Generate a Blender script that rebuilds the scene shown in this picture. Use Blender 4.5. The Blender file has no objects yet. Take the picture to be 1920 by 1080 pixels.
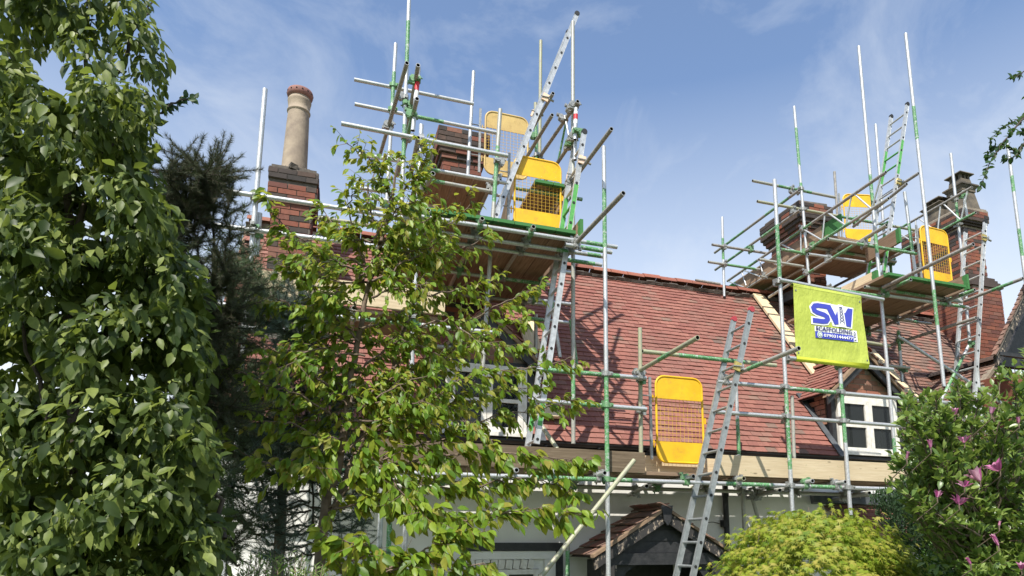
import bpy, bmesh, math, random
import numpy as np
from mathutils import Vector, Matrix
random.seed(7); rng = np.random.default_rng(7)
S = bpy.context.scene; COL = S.collection
rad = math.radians
# ------------------------------------------------------------------ camera
YAW = rad(19.0); FPX = 1252.0; PPX, PPY = 1054.0, 789.0; PITCH = math.atan(231/1252)
EYE = Vector((0, 0, 2.2))
cR = Vector((math.cos(YAW), -math.sin(YAW), 0))
cF = Vector((math.sin(YAW)*math.cos(PITCH), math.cos(YAW)*math.cos(PITCH), math.sin(PITCH)))
cU = cR.cross(cF)
cam = bpy.data.cameras.new('camera'); camo = bpy.data.objects.new('camera', cam); COL.objects.link(camo)
camo.matrix_world = Matrix((( cR.x, cU.x, -cF.x, EYE.x), (cR.y, cU.y, -cF.y, EYE.y), (cR.z, cU.z, -cF.z, EYE.z), (0, 0, 0, 1)))
cam.sensor_width = 36; cam.sensor_fit = 'HORIZONTAL'; cam.lens = FPX/1920*36
cam.shift_x = (960-PPX)/1920; cam.shift_y = (PPY-540)/1920
cam.clip_start = .05; cam.clip_end = 3000
S.camera = camo
# ------------------------------------------------------------------ light
SUN = Vector((-.37, -.50, .82)).normalized()
w = bpy.data.worlds.new('World'); S.world = w; w.use_nodes = True
nt = w.node_tree; nt.nodes.clear()
wo = nt.nodes.new('ShaderNodeOutputWorld'); bg = nt.nodes.new('ShaderNodeBackground')
sky = nt.nodes.new('ShaderNodeTexSky'); sky.sky_type = 'NISHITA'; sky.sun_disc = False
sky.sun_elevation = math.asin(SUN.z); sky.sun_rotation = math.atan2(SUN.x, SUN.y)
sky.air_density = 1.0; sky.dust_density = .4; sky.ozone_density = 3.0
tc = nt.nodes.new('ShaderNodeTexCoord')
mp = nt.nodes.new('ShaderNodeMapping'); mp.inputs['Scale'].default_value = (2.2, 2.2, 3.0); mp.inputs['Rotation'].default_value = (0.3, .5, .4)
ns = nt.nodes.new('ShaderNodeTexNoise'); ns.inputs['Scale'].default_value = 2.1; ns.inputs['Detail'].default_value = 10; ns.inputs['Roughness'].default_value = .60; ns.inputs['Distortion'].default_value = .6
mr = nt.nodes.new('ShaderNodeMapRange'); mr.inputs['From Min'].default_value = .48; mr.inputs['From Max'].default_value = .74; mr.inputs['To Max'].default_value = .42
sep = nt.nodes.new('ShaderNodeSeparateXYZ')
hz = nt.nodes.new('ShaderNodeMapRange'); hz.inputs['From Min'].default_value = .12; hz.inputs['From Max'].default_value = .60; hz.inputs['To Min'].default_value = .8; hz.inputs['To Max'].default_value = 0.03
mx0 = nt.nodes.new('ShaderNodeMix'); mx0.data_type = 'RGBA'; mx0.inputs['B'].default_value = (5.4, 5.4, 5.1, 1)
mx = nt.nodes.new('ShaderNodeMix'); mx.data_type = 'RGBA'; mx.inputs['B'].default_value = (3.8, 4.1, 4.5, 1)
L = nt.links.new
L(tc.outputs['Generated'], mp.inputs['Vector']); L(mp.outputs['Vector'], ns.inputs['Vector']); L(ns.outputs['Fac'], mr.inputs['Value'])
L(tc.outputs['Generated'], sep.inputs[0]); L(sep.outputs['Z'], hz.inputs['Value']); L(hz.outputs[0], mx0.inputs['Factor'])
L(sky.outputs[0], mx0.inputs['A']); L(mx0.outputs['Result'], mx.inputs['A']); L(mr.outputs[0], mx.inputs['Factor'])
L(mx.outputs['Result'], bg.inputs[0]); L(bg.outputs[0], wo.inputs[0]); bg.inputs[1].default_value = .148
sun = bpy.data.lights.new('sun', 'SUN'); sun.energy = 4.8; sun.angle = rad(.55); sun.color = (1, .95, .87)
so = bpy.data.objects.new('sun', sun); COL.objects.link(so); so.rotation_euler = SUN.to_track_quat('Z', 'Y').to_euler()
S.view_settings.view_transform = 'Standard'; S.view_settings.look = 'None'; S.view_settings.exposure = 0.6; S.view_settings.gamma = 1; S.view_settings.use_curve_mapping = False
S.render.engine = 'CYCLES'
# ------------------------------------------------------------------ measuring helpers (photo pixel -> point on a real plane of the house)
def ray(x, y): return cR*(x-PPX) + cU*(PPY-y) + cF*FPX
def pl(x, y, ax, v):
    d = ray(x, y); return EYE + d*((v-EYE[ax])/d[ax])
def Y(x, y, v): return pl(x, y, 1, v)
def Z(x, y, v): return pl(x, y, 2, v)
# ------------------------------------------------------------------ materials
def mat(name, rough=.7, metal=0., spec=.5):
    m = bpy.data.materials.new(name); m.use_nodes = True
    b = m.node_tree.nodes['Principled BSDF']; b.inputs['Roughness'].default_value = rough; b.inputs['Metallic'].default_value = metal
    b.inputs['Specular IOR Level'].default_value = spec
    return m, m.node_tree, b
def N(nt, t, **k):
    n = nt.nodes.new(t)
    for a, v in k.items():
        if a.startswith('i_'):
            n.inputs[a[2:].replace('_', ' ')].default_value = v
        else: setattr(n, a, v)
    return n
def noise(nt, scale, detail=4, rough=.55, vec=None, stretch=None):
    n = N(nt, 'ShaderNodeTexNoise'); n.inputs['Scale'].default_value = scale; n.inputs['Detail'].default_value = detail; n.inputs['Roughness'].default_value = rough
    if vec is None:
        g = N(nt, 'ShaderNodeNewGeometry'); vec = g.outputs['Position']
    if stretch:
        mp = N(nt, 'ShaderNodeMapping'); mp.inputs['Scale'].default_value = stretch; nt.links.new(vec, mp.inputs['Vector']); vec = mp.outputs['Vector']
    nt.links.new(vec, n.inputs['Vector']); return n.outputs['Fac']
def ramp(nt, fac, stops):
    r = N(nt, 'ShaderNodeValToRGB'); e = r.color_ramp.elements
    while len(e) < len(stops): e.new(.5)
    for i, (p, c) in enumerate(stops): e[i].position = p; e[i].color = (*c, 1) if len(c) == 3 else c
    nt.links.new(fac, r.inputs['Fac']); return r.outputs['Color']
def mixc(nt, fac, a, b, mode='MIX'):
    m = N(nt, 'ShaderNodeMix', data_type='RGBA', blend_type=mode)
    for s, v in (('Factor', fac), ('A', a), ('B', b)):
        if isinstance(v, (int, float)): m.inputs[s].default_value = v
        elif isinstance(v, tuple): m.inputs[s].default_value = (*v, 1)
        else: nt.links.new(v, m.inputs[s])
    return m.outputs['Result']
def mth(nt, op, a, b=None):
    m = N(nt, 'ShaderNodeMath', operation=op)
    for i, v in enumerate((a, b)):
        if v is None: continue
        if isinstance(v, (int, float)): m.inputs[i].default_value = v
        else: nt.links.new(v, m.inputs[i])
    return m.outputs[0]
def mrange(nt, v, a, b, c=0., d=1.):
    m = N(nt, 'ShaderNodeMapRange'); nt.links.new(v, m.inputs[0])
    for i, x in enumerate((a, b, c, d)): m.inputs[i+1].default_value = x
    return m.outputs[0]
def bump(nt, b, h, st=.3, dist=.01):
    n = N(nt, 'ShaderNodeBump'); n.inputs['Strength'].default_value = st; n.inputs['Distance'].default_value = dist
    nt.links.new(h, n.inputs['Height']); nt.links.new(n.outputs[0], b.inputs['Normal'])
def tone(nt):      # per-piece random value: face attribute for joined pieces plus the object's own random number
    a = N(nt, 'ShaderNodeAttribute', attribute_name='tone'); o = N(nt, 'ShaderNodeObjectInfo')
    return mth(nt, 'FRACT', mth(nt, 'ADD', a.outputs['Fac'], o.outputs['Random']))
def simple(name, c1, c2=None, rough=.7, metal=0., sc=8, bs=0., spec=.5, bsc=40):
    m, nt, b = mat(name, rough, metal, spec)
    if c2 is None: b.inputs['Base Color'].default_value = (*c1, 1)
    else: nt.links.new(ramp(nt, noise(nt, sc, 6), [(.3, c1), (.7, c2)]), b.inputs['Base Color'])
    if bs: bump(nt, b, noise(nt, bsc, 5), bs, .01)
    return m
def make_tube():
    m, nt, b = mat('scaffold_tube', .42, .0)
    a = N(nt, 'ShaderNodeAttribute', attribute_name='paint'); sp = N(nt, 'ShaderNodeSeparateColor'); nt.links.new(a.outputs['Color'], sp.inputs[0])
    n1 = noise(nt, 34, 5, .6); n2 = noise(nt, 9, 5, .6); n3 = noise(nt, 70, 4, .65)
    galv = mixc(nt, mrange(nt, n3, .35, .65), (.42, .43, .43), (.62, .63, .63))
    galv = mixc(nt, mrange(nt, n2, .5, .72, 0, .6), galv, (.34, .34, .32))
    moss = mixc(nt, mrange(nt, n1, .35, .62), (.30, .27, .22), (.34, .36, .21))
    dull = mixc(nt, mrange(nt, n1, .35, .65), (.19, .175, .155), (.34, .32, .29))
    grn = mixc(nt, mrange(nt, n2, .35, .7), (.055, .19, .06), (.11, .31, .11))
    grn = mixc(nt, mrange(nt, n3, .52, .62, 0, .7), grn, (.42, .46, .42)); grn = mixc(nt, mrange(nt, noise(nt, 16, 8, .75), .55, .60, 0, .85), grn, (.46, .47, .46))
    c = mixc(nt, sp.outputs[1], galv, moss); c = mixc(nt, sp.outputs[2], c, dull)
    sp1 = noise(nt, 120, 3, .7); c = mixc(nt, mrange(nt, sp1, .66, .70, 0, .8), c, (.52, .50, .46)); c = mixc(nt, mrange(nt, noise(nt, 45, 5, .7), .66, .73, 0, .7), c, (.20, .10, .05))
    gf = mrange(nt, mth(nt, 'ADD', sp.outputs[0], mth(nt, 'MULTIPLY', mth(nt, 'SUBTRACT', n1, .5), 1.5)), .46, .54)
    c = mixc(nt, gf, c, grn); nt.links.new(c, b.inputs['Base Color'])
    notpaint = mth(nt, 'SUBTRACT', 1., mth(nt, 'MAXIMUM', gf, mth(nt, 'MAXIMUM', sp.outputs[1], sp.outputs[2])))
    nt.links.new(mth(nt, 'MULTIPLY', notpaint, .55), b.inputs['Metallic'])
    nt.links.new(mrange(nt, n2, .3, .7, .36, .55), b.inputs['Roughness']); bump(nt, b, n3, .15, .003)
    return m
def make_wood(name, c1, c2, c3, knots=True, green=False):
    m, nt, b = mat(name, .78, 0, .3)
    a = N(nt, 'ShaderNodeAttribute', attribute_name='bc'); v = a.outputs['Vector']
    g = noise(nt, 3.2, 7, .6, v, (1, 14, 14)); g2 = noise(nt, 26, 4, .6, v, (.25, 9, 9)); g3 = noise(nt, 1.3, 3, .5, v)
    c = ramp(nt, g, [(.3, c1), (.55, c2), (.75, c3)])
    c = mixc(nt, mrange(nt, g2, .45, .7, 0, .45), c, tuple(x*.55 for x in c1))
    c = mixc(nt, mrange(nt, g3, .45, .75, 0, .4), c, tuple(x*.6 for x in c2))
    t = tone(nt); c = mixc(nt, mrange(nt, t, 0, 1, 0, .5), c, tuple(x*.5 for x in c2), 'MIX')
    if knots:
        vo = N(nt, 'ShaderNodeTexVoronoi'); vo.inputs['Scale'].default_value = 1.; mp = N(nt, 'ShaderNodeMapping'); mp.inputs['Scale'].default_value = (3.1, 9, 9)
        nt.links.new(v, mp.inputs['Vector']); nt.links.new(mp.outputs[0], vo.inputs['Vector'])
        c = mixc(nt, mrange(nt, vo.outputs['Distance'], .05, .11, .85, 0), c, tuple(x*.3 for x in c1))
    if green:
        a2 = N(nt, 'ShaderNodeAttribute', attribute_name='gend')
        gg = mrange(nt, mth(nt, 'ADD', a2.outputs['Fac'], mth(nt, 'MULTIPLY', mth(nt, 'SUBTRACT', noise(nt, 16, 5, .7), .5), 2.6)), .40, .60)
        c = mixc(nt, gg, c, (.05, .17, .05))
    nt.links.new(c, b.inputs['Base Color']); bump(nt, b, g2, .35, .004)
    return m
def make_tile(name, cols, dark, moss=.25):
    m, nt, b = mat(name, .8, 0, .25)
    t = tone(nt); c = ramp(nt, t, [(i/(len(cols)-1)*.98, cc) for i, cc in enumerate(cols)])
    c = mixc(nt, mrange(nt, noise(nt, 1.1, 5), .45, .72, 0, .45), c, dark)
    c = mixc(nt, mrange(nt, noise(nt, 19, 6, .65), .5, .75, 0, .5), c, tuple(x*.55 for x in dark))
    c = mixc(nt, mrange(nt, noise(nt, 55, 4, .65), .6, .72, 0, moss), c, (.30, .27, .22))
    nt.links.new(c, b.inputs['Base Color']); bump(nt, b, noise(nt, 60, 5, .6), .35, .004)
    return m
def make_leaf(name, cols, trans=.35, rough=.45, tcol=None, spec=.35):
    m = bpy.data.materials.new(name); m.use_nodes = True; nt = m.node_tree; nt.nodes.clear()
    t = tone(nt); c = ramp(nt, t, [(i/(len(cols)-1)*.98 if len(cols) > 1 else 0, cc) for i, cc in enumerate(cols)])
    c = mixc(nt, mrange(nt, noise(nt, 60, 3), .4, .75, 0, .35), c, tuple(x*.6 for x in cols[0]))
    d = N(nt, 'ShaderNodeBsdfPrincipled'); d.inputs['Roughness'].default_value = rough; d.inputs['Specular IOR Level'].default_value = spec
    tr = N(nt, 'ShaderNodeBsdfTranslucent'); o = N(nt, 'ShaderNodeOutputMaterial'); mx = N(nt, 'ShaderNodeMixShader'); mx.inputs[0].default_value = trans
    c2 = mixc(nt, .6, c, tcol or tuple(min(1, x*k) for x, k in zip(cols[-1], (1.6, 1.7, .9))))
    nt.links.new(c, d.inputs['Base Color']); nt.links.new(c2, tr.inputs['Color'])
    nt.links.new(d.outputs[0], mx.inputs[1]); nt.links.new(tr.outputs[0], mx.inputs[2]); nt.links.new(mx.outputs[0], o.inputs[0])
    return m
M = {}
M['tube'] = make_tube()
M['inner'] = simple('tube_inside', (.035, .033, .03), rough=.9)
M['wood_new'] = make_wood('pale_new_board', (.60, .46, .28), (.74, .60, .39), (.80, .68, .48), green=True)
M['wood_old'] = make_wood('weathered_board', (.10, .07, .045), (.21, .155, .10), (.33, .26, .18), green=True)
M['wood_deck'] = make_wood('deck_board', (.20, .125, .075), (.34, .235, .155), (.45, .34, .24), green=True)
M['tile'] = make_tile('red_clay_tile', [(.265, .108, .082), (.22, .088, .070), (.285, .125, .095), (.245, .10, .078), (.25, .13, .10)], (.16, .085, .07))
M['tile_brown'] = make_tile('brown_clay_tile', [(.21, .13, .10), (.15, .10, .08), (.24, .145, .11), (.26, .13, .095)], (.12, .085, .07), .4)
M['ridge'] = make_tile('ridge_clay', [(.30, .11, .07), (.24, .085, .06), (.33, .14, .09)], (.14, .08, .06))
M['mortar'] = simple('mortar', (.30, .25, .19), (.17, .14, .11), .95, sc=20, bs=.5)
M['mortar_dark'] = simple('dark_mortar', (.07, .06, .05), (.14, .12, .10), .95, sc=20, bs=.5)
M['brick'] = make_tile('red_brick', [(.24, .080, .05), (.17, .065, .045), (.27, .095, .055), (.13, .055, .045), (.23, .11, .075)], (.12, .055, .045))
M['brick_pale'] = make_tile('gable_brick', [(.36, .16, .10), (.28, .11, .075), (.42, .21, .13), (.22, .12, .09), (.40, .17, .10)], (.2, .1, .07))
M['brick_dark'] = make_tile('sooty_brick', [(.055, .047, .043), (.085, .06, .05), (.04, .036, .034), (.10, .065, .05)], (.03, .028, .027), .12)
M['render'] = simple('white_render', (.66, .65, .60), (.80, .79, .75), .9, sc=2.2, bs=.45, bsc=14)
M['black_timber'] = simple('black_painted_timber', (.012, .013, .015), (.035, .035, .036), .55, sc=14, bs=.3)
def make_flaky():
    m, nt, b = mat('flaking_black_paint', .7)
    f = noise(nt, 26, 6, .7, None, (1, 1, .6)); nt.links.new(ramp(nt, f, [(.0, (.02, .02, .02)), (.56, (.035, .032, .03)), (.60, (.30, .24, .18)), (.8, (.45, .40, .33))]), b.inputs['Base Color']); bump(nt, b, f, .4, .006)
    return m
M['flaky'] = make_flaky()
M['fascia'] = simple('bare_timber', (.30, .20, .12), (.16, .11, .075), .85, sc=12, bs=.3)
M['white_paint'] = simple('old_white_paint', (.78, .76, .70), (.60, .57, .50), .6, sc=18, bs=.2)
M['lead'] = simple('lead_flashing', (.10, .11, .12), (.045, .048, .052), .55, sc=9, bs=.4)
M['gutter'] = simple('black_gutter', (.012, .012, .013), rough=.4)
M['stone'] = simple('weathered_stone', (.17, .14, .10), (.05, .044, .038), .9, sc=5, bs=.5)
M['buff'] = simple('buff_clay_pot', (.36, .29, .21), (.20, .155, .12), .85, sc=6, bs=.3)
M['terracotta'] = simple('terracotta_rim', (.30, .13, .10), (.18, .09, .08), .8, sc=9)
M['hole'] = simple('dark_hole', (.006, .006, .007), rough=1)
M['curtain'] = simple('pale_curtain', (.55, .54, .52), (.35, .34, .33), .9, sc=5)
def make_yellow(name, c1, c2, wear):
    m, nt, b = mat(name, .48); c = mixc(nt, mrange(nt, noise(nt, 5, 5), .35, .7), c1, c2)
    c = mixc(nt, mrange(nt, noise(nt, 9, 8, .72), .56, .70, 0, wear), c, (.30, .19, .05)); c = mixc(nt, mrange(nt, noise(nt, 70, 5, .75, None, (1, 1, .35)), .66, .70, 0, .8), c, (.36, .30, .22))
    c = mixc(nt, mrange(nt, noise(nt, 22, 6, .7), .69, .72, 0, .9), c, (.70, .68, .60))
    nt.links.new(c, b.inputs['Base Color']); bump(nt, b, noise(nt, 14, 4), .2, .01); return m
M['yellow'] = make_yellow('yellow_paint', (.80, .47, .012), (.66, .37, .012), .45)
M['yellow_old'] = make_yellow('faded_yellow_paint', (.56, .40, .14), (.44, .30, .11), .7)
M['wire_y'] = simple('yellow_wire', (.62, .38, .03), rough=.5)
M['alu'] = simple('ladder_aluminium', (.60, .61, .61), (.40, .41, .41), .42, .45, sc=22, bs=.1)
M['alu_grey'] = simple('grey_ladder_aluminium', (.36, .38, .38), (.24, .26, .26), .45, .4, sc=22, bs=.1)
M['rubber'] = simple('black_rubber', (.015, .015, .015), rough=.6)
M['redplastic'] = simple('red_plastic', (.38, .04, .05), rough=.5)
M['green'] = simple('green_paint', (.06, .28, .06), (.12, .40, .10), .55, sc=20)
M['coupler'] = simple('coupler_steel', (.42, .43, .42), (.20, .20, .18), .5, .5, sc=40)
M['coupler_green'] = simple('green_coupler', (.07, .26, .08), (.22, .30, .20), .55, .2, sc=60)
M['brass'] = simple('zinc_yellow_clamp', (.62, .50, .16), (.40, .30, .10), .4, .5, sc=40)
M['pinkclamp'] = simple('faded_label', (.75, .55, .30), (.80, .55, .50), .6, sc=30)
M['tape_red'] = simple('red_tape', (.55, .03, .04), rough=.5)
M['white_flat'] = simple('white_vinyl', (.80, .80, .80), rough=.6)
m, nt, b = mat('lime_banner_vinyl', .55); c = ramp(nt, noise(nt, 4, 6, .65), [(.3, (.38, .44, .06)), (.7, (.45, .51, .08))]); c = mixc(nt, mrange(nt, noise(nt, 11, 7, .75), .58, .75, 0, .35), c, (.30, .33, .10))
nt.links.new(c, b.inputs['Base Color']); bump(nt, b, noise(nt, 6, 4, .6, None, (1, 1, .5)), .9, .04); M['lime'] = m
M['lime_hem'] = simple('lime_banner_hem', (.56, .60, .04), rough=.5)
M['blue'] = simple('blue_print', (.045, .06, .42), rough=.6)
M['navy'] = simple('navy_print', (.02, .025, .14), rough=.6)
M['wgreen'] = simple('green_print', (.02, .22, .12), rough=.6)
M['bark'] = simple('brown_bark', (.10, .065, .045), (.20, .15, .11), .85, sc=18, bs=.6)
M['bark_dark'] = simple('dark_bark', (.035, .027, .02), (.08, .06, .045), .9, sc=18, bs=.6)
M['grass'] = simple('lawn', (.035, .075, .018), (.07, .11, .03), .9, sc=3, bs=.5)
m, nt, b = mat('window_glass', .05, 0, .35); b.inputs['Base Color'].default_value = (.03, .035, .035, 1); b.inputs['Alpha'].default_value = .55; M['glass'] = m
M['leaf_cherry'] = make_leaf('cherry_leaf', [(.08, .17, .018), (.13, .25, .024), (.20, .33, .032), (.28, .38, .04), (.32, .28, .055)], .48, .42)
M['leaf_left'] = make_leaf('hedge_leaf', [(.024, .045, .010), (.048, .078, .016), (.11, .15, .03), (.23, .27, .07)], .3, .48, spec=.3)
M['leaf_mag'] = make_leaf('magnolia_leaf', [(.07, .125, .03), (.11, .185, .04), (.17, .25, .055), (.25, .32, .09)], .32, .36, spec=.5)
M['leaf_maple'] = make_leaf('maple_leaf', [(.11, .19, .02), (.23, .31, .03), (.34, .37, .045), (.42, .35, .08), (.27, .34, .035)], .42, .5)
M['leaf_dark'] = make_leaf('dark_branch_leaf', [(.02, .05, .012), (.035, .075, .018), (.05, .10, .02)], .3, .4)
M['leaf_shrub'] = make_leaf('shrub_leaf', [(.10, .18, .04), (.16, .25, .06), (.24, .32, .10)], .3, .5)
M['leaf_box'] = make_leaf('low_shrub_leaf', [(.05, .11, .02), (.08, .16, .03)], .3, .5)
M['needle'] = make_leaf('pine_needle', [(.06, .095, .055), (.09, .135, .07), (.13, .165, .08)], .12, .6)
M['needle_brown'] = make_leaf('brown_needle', [(.10, .075, .05), (.07, .085, .045), (.06, .09, .04)], .1, .7)
M['needle_blue'] = make_leaf('blue_spruce_needle', [(.10, .15, .13), (.15, .21, .19), (.20, .27, .25)], .1, .6)
M['cypress'] = make_leaf('cypress_spray', [(.018, .045, .018), (.03, .065, .022), (.045, .085, .03)], .12, .7)
M['petal'] = make_leaf('magnolia_petal', [(.38, .05, .20), (.50, .12, .32), (.62, .28, .42), (.66, .40, .50)], .35, .5, (.7, .25, .45))
# ------------------------------------------------------------------ object helpers
BASE = {}
def thing(name, label, cat, loc=(0, 0, 0), group=None, kind=None):
    o = bpy.data.objects.new(name, None); COL.objects.link(o); o.location = loc; o.empty_display_size = .1
    o['label'] = label; o['category'] = cat
    if group: o['group'] = group
    if kind: o['kind'] = kind
    BASE[o.name] = Vector(loc); return o
def offs(parent): return -BASE.get(parent.name, Vector((0, 0, 0))) if parent else Vector((0, 0, 0))
def put(name, me, parent=None, M4=None):
    o = bpy.data.objects.new(name, me); COL.objects.link(o)
    T = Matrix.Translation(offs(parent))
    if parent: o.parent = parent
    o.matrix_basis = T @ (M4 if M4 is not None else Matrix.Identity(4))
    return o
class MB:
    def __init__(s): s.v = []; s.f = []; s.m = []; s.t = []; s.smooth = []; s.att = {}
    def add(s, v, f, m=0, t=0., sm=False, **att):
        o = len(s.v); s.v += [tuple(p) for p in v]; s.f += [tuple(i+o for i in q) for q in f]
        s.m += [m]*len(f); s.t += [t]*len(f); s.smooth += [sm]*len(f)
        for k, a in att.items(): s.att.setdefault(k, {}); s.att[k][o] = a
        return s
    def box(s, c, size, R=None, m=0, t=0., jit=0., **att):
        x, y, z = (q/2 for q in size); c = Vector(c)
        vs = [Vector((i*x, j*y, k*z)) for i in (-1, 1) for j in (-1, 1) for k in (-1, 1)]
        if jit: vs = [p + Vector([random.uniform(-jit, jit) for _ in range(3)]) for p in vs]
        if R is not None: vs = [R @ p for p in vs]
        s.add([c+p for p in vs], [(0, 1, 3, 2), (4, 6, 7, 5), (0, 4, 5, 1), (2, 3, 7, 6), (0, 2, 6, 4), (1, 5, 7, 3)], m, t, **att); return s
    def quad(s, *p, m=0, t=0.): return s.add(p, [tuple(range(len(p)))], m, t)
    def prism(s, poly, d, m=0, t=0.):   # poly: list of points (planar), d: extrusion vector
        n = len(poly); d = Vector(d); P = [Vector(p) for p in poly]
        s.add(P+[p+d for p in P], [tuple(range(n))[::-1], tuple(range(n, 2*n))]+[(i, (i+1) % n, n+(i+1) % n, n+i) for i in range(n)], m, t); return s
    def cyl(s, a, b, r, r2=None, n=8, m=0, t=0., caps=True, sm=True):
        a = Vector(a); b = Vector(b); d = (b-a).normalized(); u = d.orthogonal().normalized(); w_ = d.cross(u); r2 = r if r2 is None else r2
        A = [a+(u*math.cos(i*2*math.pi/n)+w_*math.sin(i*2*math.pi/n))*r for i in range(n)]
        B = [b+(u*math.cos(i*2*math.pi/n)+w_*math.sin(i*2*math.pi/n))*r2 for i in range(n)]
        s.add(A+B, [(i, (i+1) % n, n+(i+1) % n, n+i) for i in range(n)], m, t, sm)
        if caps: s.add(A+B, [tuple(range(n))[::-1], tuple(range(n, 2*n))], m, t)
        return s
    def path(s, pts, r0, r1, n=6, m=0, t=0.):   # tapered limb along points
        pts = [Vector(p) for p in pts]; k = len(pts); V = []
        for i, p in enumerate(pts):
            d = (pts[min(i+1, k-1)]-pts[max(i-1, 0)]).normalized(); u = d.cross(Vector((.31, .9, .2))).normalized(); w_ = d.cross(u)
            r = r0+(r1-r0)*i/(k-1); V += [p+(u*math.cos(j*2*math.pi/n)+w_*math.sin(j*2*math.pi/n))*r for j in range(n)]
        F = [(i*n+j, i*n+(j+1) % n, (i+1)*n+(j+1) % n, (i+1)*n+j) for i in range(k-1) for j in range(n)]
        s.add(V, F+[tuple(range((k-1)*n, k*n))], m, t, True); return s
    def lathe(s, c, prof, n=24, m=0, t=0.):
        c = Vector(c); V = [c+Vector((r*math.cos(j*2*math.pi/n), r*math.sin(j*2*math.pi/n), z)) for r, z in prof for j in range(n)]
        F = [(i*n+j, i*n+(j+1) % n, (i+1)*n+(j+1) % n, (i+1)*n+j) for i in range(len(prof)-1) for j in range(n)]
        s.add(V, F, m, t, True); return s
    def mesh(s, name, mats):
        me = bpy.data.meshes.new(name); me.from_pydata(s.v, [], s.f)
        for mm in (mats if isinstance(mats, (list, tuple)) else [mats]): me.materials.append(M[mm] if isinstance(mm, str) else mm)
        me.polygons.foreach_set('material_index', s.m); me.polygons.foreach_set('use_smooth', s.smooth)
        if any(s.t): me.attributes.new('tone', 'FLOAT', 'FACE').data.foreach_set('value', s.t)
        for k, d in s.att.items():
            first = next(iter(d.values()))[0]; vec = hasattr(first, '__len__')
            if not vec:
                arr = np.zeros(len(s.v), dtype=np.float32)
                for o, a in d.items(): arr[o:o+len(a)] = a
                me.attributes.new(k, 'FLOAT', 'POINT').data.foreach_set('value', arr)
            elif len(first) == 3:
                arr = np.zeros((len(s.v), 3), dtype=np.float32)
                for o, a in d.items(): arr[o:o+len(a)] = a
                me.attributes.new(k, 'FLOAT_VECTOR', 'POINT').data.foreach_set('vector', arr.ravel())
            else:
                arr = np.zeros((len(s.v), 4), dtype=np.float32)
                for o, a in d.items(): arr[o:o+len(a)] = a
                me.attributes.new(k, 'FLOAT_COLOR', 'POINT').data.foreach_set('color', arr.ravel())
        me.update(); return me
    def obj(s, name, mats, parent=None, label=None, kind=None):
        o = put(name, s.mesh(name, mats), parent)
        if label: o['label'] = label
        if kind: o['kind'] = kind
        return o
# ---- scaffold pieces
TUBES = {}
def tube(parent, name, a, b, g=(), kind='s', r=.0242, n=12, label=None, reg=True):
    """galvanised tube; g = painted bands as fractions of its length; kind s bright, m mossy, d dull"""
    a = Vector(a); b = Vector(b); Lh = (b-a).length; d = (b-a).normalized(); u = d.orthogonal().normalized(); w_ = d.cross(u)
    cuts = {0., 1.}
    for p, q in g:
        for e in (p, q):
            for k in (-.02, .02):
                x = e+k/Lh
                if 0 < x < 1: cuts.add(x)
    k = 0
    while k*.7 < Lh: cuts.add(k*.7/Lh); k += 1
    cuts = sorted(cuts); V = []; C = []
    kk = {'s': (0, 0), 'm': (1, 0), 'd': (0, 1), 'x': (.5, .3)}[kind]
    for x in cuts:
        gr = 1. if any(p-1e-6 <= x <= q+1e-6 for p, q in g) else 0.
        V += [a+d*(x*Lh)+(u*math.cos(j*2*math.pi/n)+w_*math.sin(j*2*math.pi/n))*r for j in range(n)]; C += [(gr, kk[0], kk[1], 1)]*n
    F = [(i*n+j, i*n+(j+1) % n, (i+1)*n+(j+1) % n, (i+1)*n+j) for i in range(len(cuts)-1) for j in range(n)]
    mb = MB(); mb.add(V, F, 0, 0., True, paint=C)
    for p, dr, s_ in ((a, d, -1), (b, -d, 1)):
        c0 = C[0] if s_ < 0 else C[-1]
        O = [p+(u*math.cos(j*2*math.pi/n)+w_*math.sin(j*2*math.pi/n))*r for j in range(n)]
        I = [p+(u*math.cos(j*2*math.pi/n)+w_*math.sin(j*2*math.pi/n))*r*.80 for j in range(n)]
        D = [q+dr*.12 for q in I]
        mb.add(O+I, [(j, (j+1) % n, n+(j+1) % n, n+j) for j in range(n)], 0, 0., False, paint=[(0, kk[0], kk[1]*.4, 1)]*(2*n))
        mb.add(I+D, [(j, (j+1) % n, n+(j+1) % n, n+j) for j in range(n)]+[tuple(range(n, 2*n))], 1, 0., False, paint=[c0]*(2*n))
    o = mb.obj(name, ['tube', 'inner'], parent, label)
    if reg: TUBES.setdefault(parent.name, []).append((a, b))
    return o
def coupler_mesh(matn):
    mb = MB()
    mb.cyl((0, 0, -.024), (0, 0, .024), .033, n=10); mb.cyl((-.024, .052, 0), (.024, .052, 0), .033, n=10)
    mb.box((0, .026, 0), (.05, .03, .05))
    mb.cyl((.046, -.045, 0), (.046, .035, 0), .0075, n=6); mb.box((.046, -.02, 0), (.028, .016, .03)); mb.box((.036, 0, 0), (.03, .05, .036))
    mb.cyl((0, .005, .046), (0, .095, .046), .0075, n=6); mb.box((0, .088, .046), (.03, .016, .028)); mb.box((0, .052, .036), (.036, .05, .03))
    mb.box((-.036, 0, 0), (.014, .03, .04)); mb.box((0, .052, -.036), (.04, .03, .014))
    return mb.mesh('coupler', matn)
CPL = [coupler_mesh('coupler'), coupler_mesh('coupler_green')]
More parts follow.
